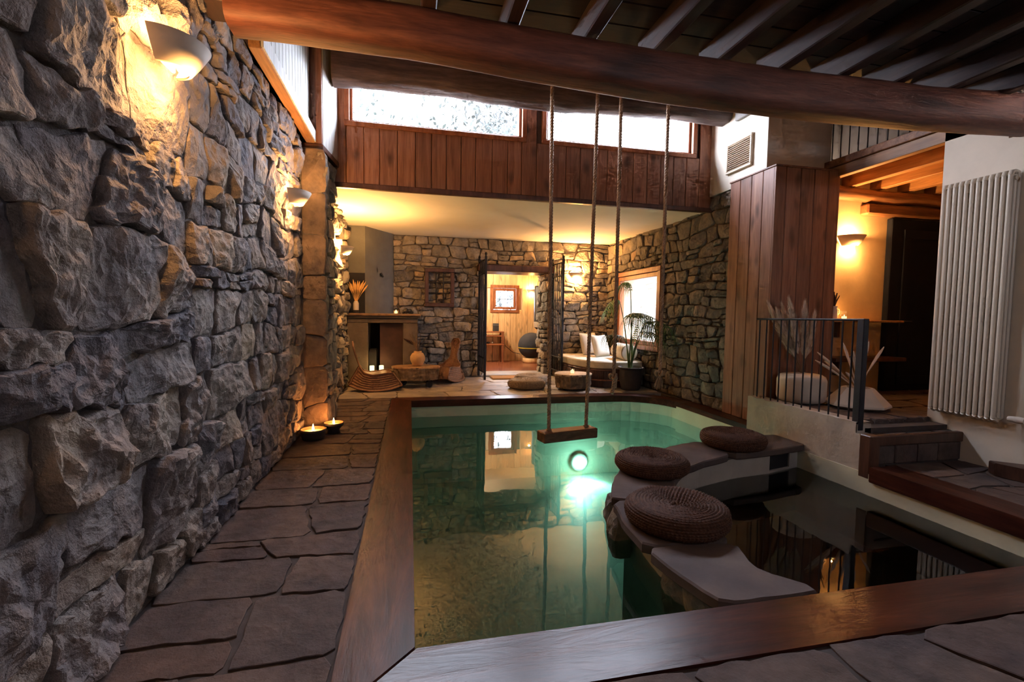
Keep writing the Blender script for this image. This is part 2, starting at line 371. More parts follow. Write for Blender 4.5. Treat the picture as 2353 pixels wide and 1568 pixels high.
def water_mat():
    m, nt, out = nmat('pool_water')
    g = N(nt, 'ShaderNodeNewGeometry')
    n1 = N(nt, 'ShaderNodeTexNoise', Scale=1.6, Detail=2.0, Roughness=.5); nt.links.new(g.outputs['Position'], n1.inputs['Vector'])
    n2 = N(nt, 'ShaderNodeTexNoise', Scale=14.0, Detail=2.0); nt.links.new(g.outputs['Position'], n2.inputs['Vector'])
    a = N(nt, 'ShaderNodeMath', _operation='MULTIPLY_ADD'); a.inputs[1].default_value = .035
    nt.links.new(n2.outputs[0], a.inputs[0]); nt.links.new(n1.outputs[0], a.inputs[2])
    b = N(nt, 'ShaderNodeBump'); b.inputs['Strength'].default_value = .12; b.inputs['Distance'].default_value = .02
    nt.links.new(a.outputs[0], b.inputs['Height'])
    fr = N(nt, 'ShaderNodeFresnel'); fr.inputs[0].default_value = 2.2; nt.links.new(b.outputs[0], fr.inputs['Normal'])
    t = N(nt, 'ShaderNodeBsdfTransparent'); t.inputs[0].default_value = (.66, .86, .78, 1)
    gl = N(nt, 'ShaderNodeBsdfGlossy'); gl.inputs['Roughness'].default_value = .015; nt.links.new(b.outputs[0], gl.inputs['Normal'])
    mx = N(nt, 'ShaderNodeMixShader'); nt.links.new(fr.outputs[0], mx.inputs[0])
    nt.links.new(t.outputs[0], mx.inputs[1]); nt.links.new(gl.outputs[0], mx.inputs[2]); nt.links.new(mx.outputs[0], out.inputs[0])
    return m
M['water'] = water_mat()

def lamp(name, loc, col, power, radius=.03, parent=None):
    l = bpy.data.lights.new(name, 'POINT'); l.color = col; l.energy = power; l.shadow_soft_size = radius
    o = bpy.data.objects.new(name, l); COL.objects.link(o); o.location = loc
    if parent: o.parent = parent
    return o

# ------------------------------------------------------------------ masonry
def clip_half(poly, nx, ny, d):
    """keep the side nx*u+ny*v <= d"""
    out = []
    for i in range(len(poly)):
        a, b = poly[i], poly[(i+1) % len(poly)]
        fa, fb = nx*a[0]+ny*a[1]-d, nx*b[0]+ny*b[1]-d
        if fa <= 0: out.append(a)
        if (fa < 0 < fb) or (fb < 0 < fa):
            t = fa/(fa-fb); out.append((a[0]+(b[0]-a[0])*t, a[1]+(b[1]-a[1])*t))
    return out
def area(p): return abs(sum(p[i][0]*p[(i+1) % len(p)][1]-p[(i+1) % len(p)][0]*p[i][1] for i in range(len(p))))/2
def bbox(p): return min(q[0] for q in p), min(q[1] for q in p), max(q[0] for q in p), max(q[1] for q in p)
def rubble(u0, v0, u1, v1, h, w, seed, gap, holes=(), wob=.18, split=.28):
    rng = random.Random(seed); polys = []; v = v0; k = 0; edges = [v0]
    while v < v1-h[0]*.6:
        v += rng.uniform(*h); edges.append(v)
    edges[-1] = v1
    hm = (h[0]+h[1])/2
    def line(k, u):
        if k == 0 or k == len(edges)-1: return edges[k]
        return edges[k] + noise.noise(Vector((u/(w[1]*1.6), k*7.3+seed*3.1, seed*1.7)))*hm*wob*2.2
    for k in range(len(edges)-1):
        u = u0; sl0 = 0.0
        while u < u1-1e-4:
            ww = rng.uniform(*w); un = u+ww
            if un > u1-w[0]*.6: un = u1
            sl = 0 if un >= u1 else rng.uniform(-.22, .22)*hm
            bl, br, tl, tr = (u-sl0, ), (un-sl, ), (u+sl0, ), (un+sl, )
            bl, br, tl, tr = u-sl0, un-sl, u+sl0, un+sl
            P = [(bl, line(k, bl)), ((bl+br)/2, line(k, (bl+br)/2)), (br, line(k, br)),
                 (tr, line(k+1, tr)), ((tl+tr)/2, line(k+1, (tl+tr)/2)), (tl, line(k+1, tl))]
            r = rng.random()
            if r < split and (un-u) > hm*.9:
                f = rng.uniform(.35, .65); L = (P[0][0]+(P[5][0]-P[0][0])*f, P[0][1]+(P[5][1]-P[0][1])*f)
                Rr = (P[2][0]+(P[3][0]-P[2][0])*f, P[2][1]+(P[3][1]-P[2][1])*f+rng.uniform(-.06, .06)*hm)
                polys.append([P[0], P[1], P[2], Rr, L]); polys.append([L, Rr, P[3], P[4], P[5]])
            else: polys.append(P)
            u = un; sl0 = sl
    out = []
    for p in polys:
        for (a, b, c, d) in holes:
            if not p: break
            x0, y0, x1, y1 = bbox(p)
            if x1 <= a or x0 >= c or y1 <= b or y0 >= d: continue
            cand = [clip_half(p, 1, 0, a), clip_half(p, -1, 0, -c), clip_half(p, 0, 1, b), clip_half(p, 0, -1, -d)]
            p = max(cand, key=lambda q: area(q) if len(q) > 2 else 0)
            if len(p) < 3: p = None
        if not p: continue
        cx = sum(q[0] for q in p)/len(p); cy = sum(q[1] for q in p)/len(p); q2 = []
        for (x, y) in p:
            dx, dy = x-cx, y-cy
            q2.append((x-math.copysign(min(gap/2, abs(dx)*.4), dx) if abs(dx) > gap*.6 else x, y-math.copysign(min(gap/2, abs(dy)*.4), dy) if abs(dy) > gap*.6 else y))
        if area(q2) > .0025: out.append(q2)
    return out
def chaikin(p, r=.2):
    o = []
    for i in range(len(p)):
        a, b = p[i], p[(i+1) % len(p)]
        o.append((a[0]+(b[0]-a[0])*r, a[1]+(b[1]-a[1])*r)); o.append((a[0]+(b[0]-a[0])*(1-r), a[1]+(b[1]-a[1])*(1-r)))
    return o
def resample(p, n):
    L = [0]
    for i in range(len(p)): L.append(L[-1]+math.dist(p[i], p[(i+1) % len(p)]))
    out = []; j = 0
    for k in range(n):
        t = L[-1]*k/n
        while L[j+1] < t: j += 1
        f = (t-L[j])/max(1e-9, L[j+1]-L[j]); a, b = p[j], p[(j+1) % len(p)]
        out.append((a[0]+(b[0]-a[0])*f, a[1]+(b[1]-a[1])*f))
    return out
def centroid(p):
    A = cx = cy = 0
    for i in range(len(p)):
        a, b = p[i], p[(i+1) % len(p)]; c = a[0]*b[1]-b[0]*a[1]; A += c; cx += (a[0]+b[0])*c; cy += (a[1]+b[1])*c
    return (cx/(3*A), cy/(3*A)) if abs(A) > 1e-9 else (p[0][0], p[0][1])
def stone(parent, mat, poly, fr, depth, rng, nseg=16, rings=((1, -.03), (1, .35), (.93, .8), (.72, 1), (.38, 1)), tilt=.35, amp=.25, jag=.012, name='stone', smooth=False, rnd=.11):
    O, U, V, Nn = fr; p = resample(chaikin(poly, rnd), nseg); cx, cy = centroid(p)
    s0 = rng.uniform(0, 500)
    if jag:
        p = [(x+jag*noise.noise(Vector((x*14, y*14, s0))), y+jag*noise.noise(Vector((x*14+50, y*14, s0)))) for x, y in p]
    planes = [(rng.uniform(-tilt, tilt), rng.uniform(-tilt, tilt), rng.uniform(.85, 1.15)*depth) for _ in range(3)]
    vs, fs = [], []
    def hgt(du, dv, prof):
        h = min(c+a*du+b*dv for a, b, c in planes)
        h += depth*amp*(noise.noise(Vector((du*5+s0, dv*5, s0)))+.6*noise.noise(Vector((du*13+s0, dv*13, s0+9)))+.5*noise.noise(Vector((du*29+s0, dv*29, s0+19))))
        return max(.15*depth, h)*prof
    for s, pr in rings:
        for x, y in p:
            du, dv = (x-cx)*s, (y-cy)*s
            h = pr if pr < 0 else hgt(du, dv, pr)
            vs.append(U*du + V*dv + Nn*h)
    nr = len(rings)
    for k in range(nr-1):
        for i in range(nseg):
            j = (i+1) % nseg; fs.append((k*nseg+i, k*nseg+j, (k+1)*nseg+j, (k+1)*nseg+i))
    vs.append(Nn*hgt(0, 0, rings[-1][1])); c = len(vs)-1
    fs += [((nr-1)*nseg+i, (nr-1)*nseg+(i+1) % nseg, c) for i in range(nseg)]
    b = B(); b.add(vs, fs, smooth)
    return b.build(name, mat, parent, O + U*cx + V*cy)
X, Y, Z = Vector((1, 0, 0)), Vector((0, 1, 0)), Vector((0, 0, 1))

RG9 = ((1, -.04), (1, .45), (.975, .80), (.93, .95), (.80, 1), (.62, 1), (.45, 1), (.28, 1), (.13, 1))
RG12 = ((1, -.04), (1, .5), (.985, .80), (.96, .93), (.90, 1), (.81, 1), (.71, 1), (.61, 1), (.50, 1), (.39, 1), (.28, 1), (.17, 1), (.07, 1))
RG5 = ((1, -.03), (1, .5), (.95, .88), (.7, 1), (.36, 1))
def slabwall(b, u0, v0, u1, v1, holes, mk):
    """boxes that fill a rectangle around axis-aligned holes"""
    us = sorted({u0, u1, *[h[0] for h in holes], *[h[2] for h in holes]}); vs = sorted({v0, v1, *[h[1] for h in holes], *[h[3] for h in holes]})
    for i in range(len(us)-1):
        for j in range(len(vs)-1):
            um, vm = (us[i]+us[i+1])/2, (vs[j]+vs[j+1])/2
            if not (u0 <= um <= u1 and v0 <= vm <= v1): continue
            if any(h[0] < um < h[2] and h[1] < vm < h[3] for h in holes): continue
            mk(us[i], vs[j], us[i+1], vs[j+1])

rng = random.Random(7)
# ------------------------------------------------------------------ left stone wall
bl = B()
bl.box(-1.75, -1.9, -.4, -1.14, 5.35, 3.10); bl.box(-1.75, -1.9, 3.10, -1.14, 3.25, 3.6); bl.box(-1.75, 5.35, -.4, -1.12, 10.2, 2.98)
wall_left = struct(bl.build('wall_left', M['mortar_dark']), 'rough grey stone wall along the left side of the pool')
frL = (Vector((-1.14, 0, 0)), Y, Z, X)
groups = [rubble(.95, 0, 2.75, 3.85, (.22, .44), (.22, .52), 3, .010, wob=.25, split=.30),
          rubble(2.75, 0, 5.3, 3.1, (.14, .27), (.16, .36), 5, .010, holes=((2.0, 3.1, 9, 9),), wob=.28, split=.25)]
for gi, g in enumerate(groups):
    for p in g:
        d = rng.uniform(.03, .085) if gi == 0 else rng.uniform(.025, .07)
        if gi == 0: stone(wall_left, M['stone_l'], p, frL, d, rng, 40, RG12, .26, .46, .035)
        else: stone(wall_left, M['stone_l'], p, frL, d, rng, 24, RG9, .26, .40, .02)
frL2 = (Vector((-1.12, 0, 0)), Y, Z, X)
for p in rubble(2.75, 3.1, 3.26, 3.5, (.2, .3), (.25, .4), 15, .02): stone(wall_left, M['stone_l'], p, frL, rng.uniform(.03, .07), rng, 20, RG5)
for p in rubble(6.15, 0, 8.6, 2.83, (.16, .30), (.2, .42), 8, .02, wob=.3): stone(wall_left, M['stone_b'], p, frL2, rng.uniform(.04, .12), rng, 16, RG5, .4, .3, .02)
# pier that carries the clerestory wall
pier = tag(B().box(-1.2, 5.38, 0, -.93, 6.08, 3.03, .01).build('stone_pier', M['mortar']), 'narrow stone pier projecting from the left wall behind the candle bowls', 'pier')
for p in rubble(-1.13, 0, -.88, 3.02, (.22, .5), (.24, .30), 21, .006, split=.1): stone(pier, M['brickstone'], p, (Vector((0, 5.38, 0)), X, Z, -Y), rng.uniform(.03, .05), rng, 18, RG5, .2, .25, .012)
for p in rubble(5.36, 0, 6.15, 3.02, (.16, .28), (.22, .42), 22, .02, split=.2): stone(pier, M['stone_b'], p, (Vector((-.93, 0, 0)), Y, Z, X), rng.uniform(.03, .06), rng, 16, RG5, .3, .25, .015)

# ------------------------------------------------------------------ back stone wall with the door
DX0, DX1, DZ = 1.46, 2.86, 2.17
bb = B()
slabwall(bb, -1.6, -.3, 4.8, 2.98, [(DX0, -.02, DX1, 2.30)], lambda a, b, c, d: bb.box(a, 9.58, b, c, 10.2, d))
wall_back = struct(bb.build('wall_back', M['mortar']), 'warm rubble stone wall at the far end around the open doorway')
frB = (Vector((0, 9.58, 0)), X, Z, -Y)
for p in rubble(-.55, 0, 4.25, 2.83, (.12, .23), (.17, .40), 11, .014, holes=((DX0, -1, DX1, 2.31),), wob=.25, split=.22):
    stone(wall_back, M['stone_b'], p, frB, rng.uniform(.03, .07), rng, 14, RG5, .25, .25, .012)
for p in rubble(9.56, 0, 10.2, 2.17, (.16, .30), (.22, .36), 31, .02):   # stones of the right door jamb
    stone(wall_back, M['stone_b'], p, (Vector((DX1-.02, 9.56*2+.64, 0)), -Y, Z, -X), rng.uniform(.04, .09), rng, 14, RG5, .3, .3, .02)
for p in rubble(9.56, 0, 10.2, 2.17, (.16, .30), (.22, .36), 32, .02):
    stone(wall_back, M['stone_b'], p, (Vector((DX0+.0, 0, 0)), Y, Z, X), rng.uniform(.02, .04), rng, 14, RG5, .3, .3, .01)
lint = B().box(DX0-.12, 9.42, DZ, DX1+.12, 10.15, 2.31, .015).build('door_lintel', M['darkwood'], wall_back)
lint['label'] = 'dark timber lintel'
B().box(DX0-.05, 9.5, -.05, DX1+.05, 10.2, .03, .02).build('threshold_stone', M['flag_t'], wall_back)

# ------------------------------------------------------------------ right stone wall with the garden window
WY0, WY1, WZ0, WZ1 = 7.30, 9.08, .68, 2.17
br_ = B()
slabwall(br_, 5.55, -.3, 10.2, 3.0, [(WY0, WZ0, WY1, WZ1)], lambda a, b, c, d: br_.box(4.25, a, b, 4.75, c, d))
wall_right = struct(br_.build('wall_right', M['mortar_r']), 'grey rubble stone wall beside the palm')
frR = (Vector((4.25, 10, 0)), -Y, Z, -X)
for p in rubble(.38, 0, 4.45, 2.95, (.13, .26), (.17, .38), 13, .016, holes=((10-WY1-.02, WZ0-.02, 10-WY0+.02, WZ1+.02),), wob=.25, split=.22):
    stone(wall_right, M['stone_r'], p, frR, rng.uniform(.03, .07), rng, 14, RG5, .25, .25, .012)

def frame_x(b, x0, x1, y0, y1, z0, z1, t):
    b.box(x0, y0, z0, x1, y1, z0+t, .006); b.box(x0, y0, z1-t, x1, y1, z1, .006)
    b.box(x0, y0, z0+t, x1, y0+t, z1-t, .006); b.box(x0, y1-t, z0+t, x1, y1, z1-t, .006)
def frame_y(b, x0, x1, y0, y1, z0, z1, t):
    b.box(x0, y0, z0, x1, y1, z0+t, .006); b.box(x0, y0, z1-t, x1, y1, z1, .006)
    b.box(x0, y0, z0+t, x0+t, y1, z1-t, .006); b.box(x1-t, y0, z0+t, x1, y1, z1-t, .006)
b = B(); frame_x(b, 4.17, 4.33, WY0, WY1, WZ0, WZ1, .085)
win3 = struct(b.build('window_3', M['redwood']), 'reddish timber window to the garden above the daybed')
b = B(); frame_x(b, 4.20, 4.30, WY0+.09, WY1-.09, WZ0+.09, WZ1-.09, .075); sa3 = b.build('sash', M['redwood'], win3)
B().box(4.25, WY0+.16, WZ0+.16, 4.256, WY1-.16, WZ1-.16).build('pane', M['pane'], sa3)
B().tube([(4.17, 8.2, WZ0+.06), (4.15, 8.2, WZ0+.07), (4.15, 8.3, WZ0+.07)], .008, 6).build('window_handle', M['silver'], sa3)
B().box(4.33, WY0, WZ0-.02, 4.75, WY1, WZ0+.006).build('window_reveal', M['plaster'], win3)
B().box(4.33, WY1-.006, WZ0, 4.75, WY1+.01, WZ1).build('window_reveal', M['plaster'], win3)
B().box(4.33, WY0, WZ1-.006, 4.75, WY1, WZ1+.01).build('window_reveal', M['plaster'], win3)

# ------------------------------------------------------------------ low ceiling (soffit) and upper clerestory wall
struct(B().box(-1.3, 6.10, 2.835, 4.8, 10.2, 2.98).build('ceiling_soffit', M['soffit']), 'smooth cream plaster soffit over the far terrace')
C1, C2 = (-.72, 3.60, 1.42, 4.33), (1.75, 3.60, 3.90, 4.33)
b = B(); slabwall(b, -1.7, 2.86, 5.3, 5.1, [C1, C2], lambda a, c, d, e: b.box(a, 6.09, c, d, 6.35, e))
wall_upper = struct(b.build('wall_clerestory', M['roofing']), 'knotty reddish timber wall under the high windows')
x = -.96; k = 0
prng = random.Random(4)
while x < 4.24:
    w = min(prng.choice((.185, .20, .205, .215)), 4.26-x)
    segs = [(2.845, 4.75)]
    for (a, c, d, e) in (C1, C2):
        if x+w > a-.0 and x < d+.0 and min(x+w, d)-max(x, a) > .05: segs = [(2.845, c-.05), (e+.05, 4.75)]
    for z0, z1 in segs:
        B().box(x+.0025, 6.055, z0, x+w-.0025, 6.092, z1, .006).build('plank', M['plank'], wall_upper)
    x += w
B().box(-.98, 6.03, 2.80, 4.27, 6.10, 2.862, .006).build('bottom_trim', M['darkwood'], wall_upper)
for i, (a, c, d, e) in enumerate((C1, C2)):
    b = B(); frame_y(b, a-.06, d+.06, 6.035, 6.2, c-.06, e+.06, .06)
    w = struct(b.build('window_%d' % (i+1), M['redwood']), ('left', 'right')[i] + ' high clerestory window blown out by daylight')
    b = B(); frame_y(b, a, d, 6.10, 6.16, c, e, .035); sa = b.build('sash', M['plank'], w)
    B().box(a+.035, 6.125, c+.035, d-.035, 6.131, e-.035).build('pane', M['pane'], sa)

# ------------------------------------------------------------------ high roof, near ceiling, shell of the room
struct(B().box(-1.9, 3.1, 5.05, 9.2, 6.4, 5.2).build('ceiling_high', M['roofing']))
b = B(); b.box(-1.9, 3.14, 3.5, 9.2, 3.25, 5.1); b.box(-1.9, 3.15, 3.1, -1.7, 6.4, 5.1); struct(b.build('wall_void', M['roofing']))
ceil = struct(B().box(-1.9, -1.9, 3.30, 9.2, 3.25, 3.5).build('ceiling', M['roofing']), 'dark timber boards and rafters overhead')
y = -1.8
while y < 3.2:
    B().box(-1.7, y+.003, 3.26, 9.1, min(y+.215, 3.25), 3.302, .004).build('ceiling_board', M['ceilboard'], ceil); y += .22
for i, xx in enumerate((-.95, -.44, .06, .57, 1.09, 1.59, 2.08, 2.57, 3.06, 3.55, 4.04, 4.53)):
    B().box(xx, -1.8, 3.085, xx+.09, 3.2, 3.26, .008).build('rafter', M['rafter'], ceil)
# rear wall behind the viewer, with an added window to light the near stones
b = B(); slabwall(b, -1.9, -.4, 9.2, 4.0, [(2.75, 2.5, 3.65, 2.8)], lambda a, c, d, e: b.box(a, -1.95, c, d, -1.75, e))
struct(b.build('wall_rear', M['plaster']))
b = B(); frame_y(b, 2.75, 3.65, -1.90, -1.78, 2.5, 2.8, .04); w4 = struct(b.build('window_5', M['redwood']))
B().box(2.79, -1.83, 2.54, 3.61, -1.824, 2.76).build('pane', M['pane'], w4)

def log_beam(name, label, x0, x1, yc, zb, zt, ry, mat, seed, sag=.0, rough=.012, n=90):
    def fn(u, v):
        xx = x0+(x1-x0)*u; a = 2*PI*v
        ca, sa = math.cos(a), math.sin(a); e = 3.6
        k = (abs(ca)**e+abs(sa)**e)**(-1/e)
        zc = (zb(u)+zt(u))/2; rz = (zt(u)-zb(u))/2
        q = 1+noise.noise(Vector((xx*1.4, ca*1.3, sa*1.3+seed)))*rough*5+noise.noise(Vector((xx*6, ca*3, sa*3+seed)))*rough*2
        return (xx, yc+ry*ca*k*q, zc+rz*sa*k*q)
    b = B(); b.grid(lambda u, v: fn(u, v), n, 28, True)
    for u in (0, 1):
        ring = [fn(u, j/28) for j in range(28)]; b.add(ring, [tuple(range(28)) if u else tuple(range(28))[::-1]])
    return tag(b.build(name, mat), label, 'beam')
BZ = [(-.98, 2.972), (-.75, 2.98), (0, 2.985), (.7, 2.958), (1.6, 2.931), (2.65, 2.934), (3.85, 2.96), (4.95, 3.016), (6.3, 3.03)]
def bz(u):
    x = -.98+7.18*u
    for (a, p), (c, q) in zip(BZ, BZ[1:]):
        if x <= c: return p+(q-p)*(x-a)/(c-a)
    return BZ[-1][1]
log_beam('ceiling_beam', 'long reddish timber beam crossing overhead in front of the high windows', -.98, 6.2, 2.98, lambda u: bz(u)-.115-.045*min(1, u*2.2), lambda u: bz(u)+.118+.02*u, .125, M['beam'], 3, rough=.007)
log_beam('ceiling_beam', 'weathered dark split beam right above the high windows', -.86, 4.20, 5.76, lambda u: 3.87+.05*u+.02*math.sin(9*u), lambda u: 4.30, .15, M['beam_old'], 12, rough=.02)
tag(B().box(-1.12, 2.86, 2.95, -.955, 3.08, 3.2, .01).build('beam_end_block', M['rafter']), 'short dark timber block where the red beam meets the left wall', 'timber block')

# timber ledge, whitewashed recess and boxed post above the left wall
led = thing('timber_ledge', 'reddish timber sill along the top of the left stone wall', 'sill', (-1.1, 3.55, 3.1))
B().box(-.04, .06, -.0, .10, 1.90, .13, .006).build('sill_board', M['joist'], led)
B().box(.085, .06, .01, .112, 1.90, .125, .004).build('edge_board', M['whiteplank'], led)  # pale board paints window light onto the side of the sill
rec = struct(B().box(-1.72, 3.25, 3.1, -1.085, 5.6, 5.06).build('wall_recess', M['roofing']), 'whitewashed boards above the left stone wall')
y = 3.27
while y < 5.4:
    B().box(-1.09, y+.002, 3.22, -1.05, y+.108, 5.0, .005).build('plank', M['whiteplank'], rec); y += .11
bp = thing('boxed_post', 'boxed timber post with pale boarded side above the stone pier', 'post', (-1.0, 5.45, 3.03))
B().box(-.14, 0, .06, .07, .04, 2.0, .005).build('front_board', M['plank'], bp)
for i in range(5):
    y0, y1 = .042+i*.108, .042+i*.108+.105; x0, x1 = .075+.075*i/5, .075+.075*(i+1)/5
    B().prism([(x0-.03, y0), (x0, y0), (x1, y1), (x1-.03, y1)], .06, 2.0).build('side_board', M['whiteplank'], bp)
B().box(-.14, .04, .06, .045, .58, 2.0).build('core', M['roofing'], bp)
B().prism([(-.15, -.02), (.085, -.02), (.16, .585), (-.15, .585)], 0, .06, .006).build('bottom_board', M['darkwood'], bp)

# ------------------------------------------------------------------ floors
PX0, PX1, PY0, PY1 = .02, 3.98, 1.775, 7.0
WZ = -.26
b = B()
b.box(-1.3, -1.9, -.2, -.2, 10.2, -.013); b.box(-.2, -1.9, -.2, 5.2, 1.55, -.013)
floor = struct(b.build('floor', M['grout']), 'brown flagstone walkway between the left wall and the pool')
frF = (Vector((0, 0, -.013)), X, Y, Z)
RF = ((1, -.03), (1, .80), (.985, 1), (.8, 1), (.4, 1))
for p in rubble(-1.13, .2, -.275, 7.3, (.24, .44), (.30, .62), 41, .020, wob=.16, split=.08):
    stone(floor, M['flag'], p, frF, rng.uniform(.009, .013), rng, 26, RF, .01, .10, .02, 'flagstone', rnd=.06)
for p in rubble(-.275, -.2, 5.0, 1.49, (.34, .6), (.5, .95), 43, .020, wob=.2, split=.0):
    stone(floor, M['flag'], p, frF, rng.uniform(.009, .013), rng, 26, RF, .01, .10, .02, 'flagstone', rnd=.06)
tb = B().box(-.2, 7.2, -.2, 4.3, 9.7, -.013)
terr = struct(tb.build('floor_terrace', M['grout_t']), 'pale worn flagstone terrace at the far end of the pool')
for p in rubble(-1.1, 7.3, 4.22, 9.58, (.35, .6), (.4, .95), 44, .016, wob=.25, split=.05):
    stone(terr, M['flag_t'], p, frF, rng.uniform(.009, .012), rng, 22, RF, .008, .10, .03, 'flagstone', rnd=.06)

# pool basin
FZ = -1.28
b = B()
b.box(PX0-.3, PY0-.3, FZ-.2, PX1+.4, PY1+.4, FZ)
pool_floor = struct(b.build('floor_pool', M['poolfloor']))
b = B(); b.box(PX0-.28, PY0-.28, FZ, PX0-.008, PY1+.3, -.07); b.box(PX0-.28, PY0-.28, FZ, PX1+.3, PY0-.03, -.07)
b.box(PX0-.28, PY1+.03, FZ, PX1+.3, PY1+.32, -.07); b.box(PX1-.01, PY0-.28, FZ, PX1+.32, PY1+.3, -.07)
pr = []
for i in range(9):
    a = i/8*PI/2; pr.append((PX1-.75+.78*math.sin(a), PY1-.75+.78*math.cos(a)))
b.prism(pr+[(PX1+.1, PY1+.1)], FZ, -.07)
struct(b.build('wall_pool', M['poolwall']))
tag(B().add([(PX0, PY0-.06, WZ), (PX1+.05, PY0-.06, WZ), (PX1+.05, PY1+.06, WZ), (PX0, PY1+.06, WZ)], [(0, 1, 2, 3)]).build('pool_water', M['water']), 'clear green pool water reflecting the stone room', 'water', kind='stuff')

# coping
struct(B().prism([(1.75, 1.7), (4.0, 1.7), (4.0, 4.1), (3.0, 3.95), (2.3, 3.6), (1.9, 3.0)], FZ, -.72).build('floor_tub', M['lowwall']))
CO = struct(B().box(PX0-.26, PY0-.25, -.12, PX0-.24, PY1+.2, -.11).build('trim_1', M['cope']), 'dark red timber coping around the pool')
B().prism([(PX0-.29, PY0-.29), (PX0, PY0), (PX0, PY1), (PX0-.29, PY1+.29)], -.10, 0, .008).build('coping_board', M['cope'], CO)
B().prism([(PX0-.29, PY0-.29), (4.6, PY0-.29), (4.6, PY0), (PX0, PY0)], -.10, 0, .008).build('coping_board', M['cope_x'], CO)
inner, outer = [], []
for i in range(9):
    a = i/8*PI/2
    inner.append((PX1-.75+.75*math.sin(a), PY1-.75+.75*math.cos(a))); outer.append((PX1-.75+1.0*math.sin(a), PY1-.75+1.02*math.cos(a)))
B().prism([(PX0, PY1), (PX1-.75, PY1), (PX1-.75, PY1+.27), (PX0-.29, PY1+.29)], -.10, 0, .006).build('coping_board', M['cope_x'], CO)
b = B()
for i in range(8): b.prism([inner[i], inner[i+1], outer[i+1], outer[i]][::-1], -.10, 0)
b.build('coping_corner', M['cope_x'], CO)
B().prism([(PX1, 4.84), (PX1+.25, 4.84), (PX1+.25, PY1-.75), (PX1, PY1-.75)], -.10, 0, .006).build('coping_board', M['cope'], CO)
B().prism([(PX1-.04, PY0), (PX1+.24, PY0), (PX1+.24, 3.26), (PX1-.04, 3.26)], -.13, 0.005, .008).build('coping_board', M['cope'], CO)
struct(B().box(PX1+.22, 5.0, -.3, 4.4, 7.6, -.005).build('floor_ledge', M['grout']))

# ------------------------------------------------------------------ stone bench between pool and tub
bench = thing('stone_bench', 'curved stone slab bench dividing the pool from the small tub', 'bench', (0, 0, 0))
SL = [[(1.40, 1.79), (1.31, 2.12), (1.30, 2.34), (1.84, 2.30), (1.76, 2.02), (1.96, 1.79)],
      [(1.30, 2.35), (1.32, 2.66), (1.40, 3.0), (1.90, 2.92), (1.84, 2.62), (1.84, 2.31)],
      [(1.40, 3.01), (1.50, 3.25), (1.66, 3.50), (1.80, 3.68), (2.02, 3.86), (2.30, 3.52), (2.10, 3.32), (1.96, 3.12), (1.90, 2.93)],
      [(2.03, 3.87), (2.30, 4.05), (2.62, 4.20), (2.98, 4.30), (3.0, 3.82), (2.62, 3.68), (2.31, 3.53)],
      [(2.99, 4.30), (3.5, 4.38), (4.05, 4.40), (4.05, 4.0), (3.5, 3.88), (3.01, 3.82)]]
for i, s in enumerate(SL):
    n = len(s); q = resample(chaikin(s, .12), 28)
    if area(q) and sum(q[k][0]*q[(k+1) % 28][1]-q[(k+1) % 28][0]*q[k][1] for k in range(28)) < 0: q = q[::-1]
    q = [(x+.012*noise.noise(Vector((x*9, y*9, i))), y+.012*noise.noise(Vector((x*9, y*9, i+7)))) for x, y in q]
    B().prism(q, -.065, 0, .010).build('slab', M['slab'], bench)
core_pool = [(1.52, 1.75), (1.46, 2.4), (1.50, 2.8), (1.60, 3.2), (1.86, 3.6), (2.25, 3.92), (2.7, 4.1), (3.4, 4.26), (4.0, 4.28)]
core_tub = [(4.0, 4.07), (3.98, 4.07), (3.52, 3.94), (3.05, 3.87), (2.6, 3.73), (2.28, 3.56), (2.05, 3.32), (1.88, 3.0), (1.80, 2.6), (1.74, 2.2), (1.80, 1.75)]
b = B()
pl = resample_line = None
def lerp_line(L, n):
    d = [0]
    for i in range(len(L)-1): d.append(d[-1]+math.dist(L[i], L[i+1]))
    o = []
    for k in range(n):
        t = d[-1]*k/(n-1); j = 0
        while j < len(L)-2 and d[j+1] < t: j += 1
        f = (t-d[j])/(d[j+1]-d[j]); o.append((L[j][0]+(L[j+1][0]-L[j][0])*f, L[j][1]+(L[j+1][1]-L[j][1])*f))
    return o
A_, T_ = lerp_line(core_pool, 24), lerp_line(core_tub[::-1], 24)
for i in range(23):
    top = -.065
    quad = [A_[i], T_[i], T_[i+1], A_[i+1]]
    if 3.5 < (T_[i][0]+T_[i+1][0])/2 < 3.86:     # dark square niche in the tub side
        b.prism([A_[i], ((A_[i][0]*2+T_[i][0])/3, (A_[i][1]*2+T_[i][1])/3), ((A_[i+1][0]*2+T_[i+1][0])/3, (A_[i+1][1]*2+T_[i+1][1])/3), A_[i+1]], FZ, top)
        b.prism(quad, FZ, -.24)
    else: b.prism(quad, FZ, top)
b.build('plaster_core', M['lowwall'], bench)
B().prism([(3.50, 3.965), (3.87, 4.055), (3.85, 4.10), (3.49, 4.01)], -.24, -.067).build('niche_shade', M['soot_shade'], bench)  # black slab put in to paint the shade inside the niche
for (x0, y0, r) in ((1.40, 2.05, .13), (1.41, 2.26, .10), (1.38, 3.02, .11), (1.44, 3.25, .10)):
    st = [(x0+0*r, 0)]
    stone(bench, M['stone_b'], [(y0-r, -.40), (y0+r*.9, -.42), (y0+r, -.2), (y0+r*.7, -.075), (y0-r*.8, -.075)], (Vector((x0+.1, 2*y0, 0)), -Y, Z, -X), .10, rng, 16, RG5, .3, .3, .02, 'support_stone')

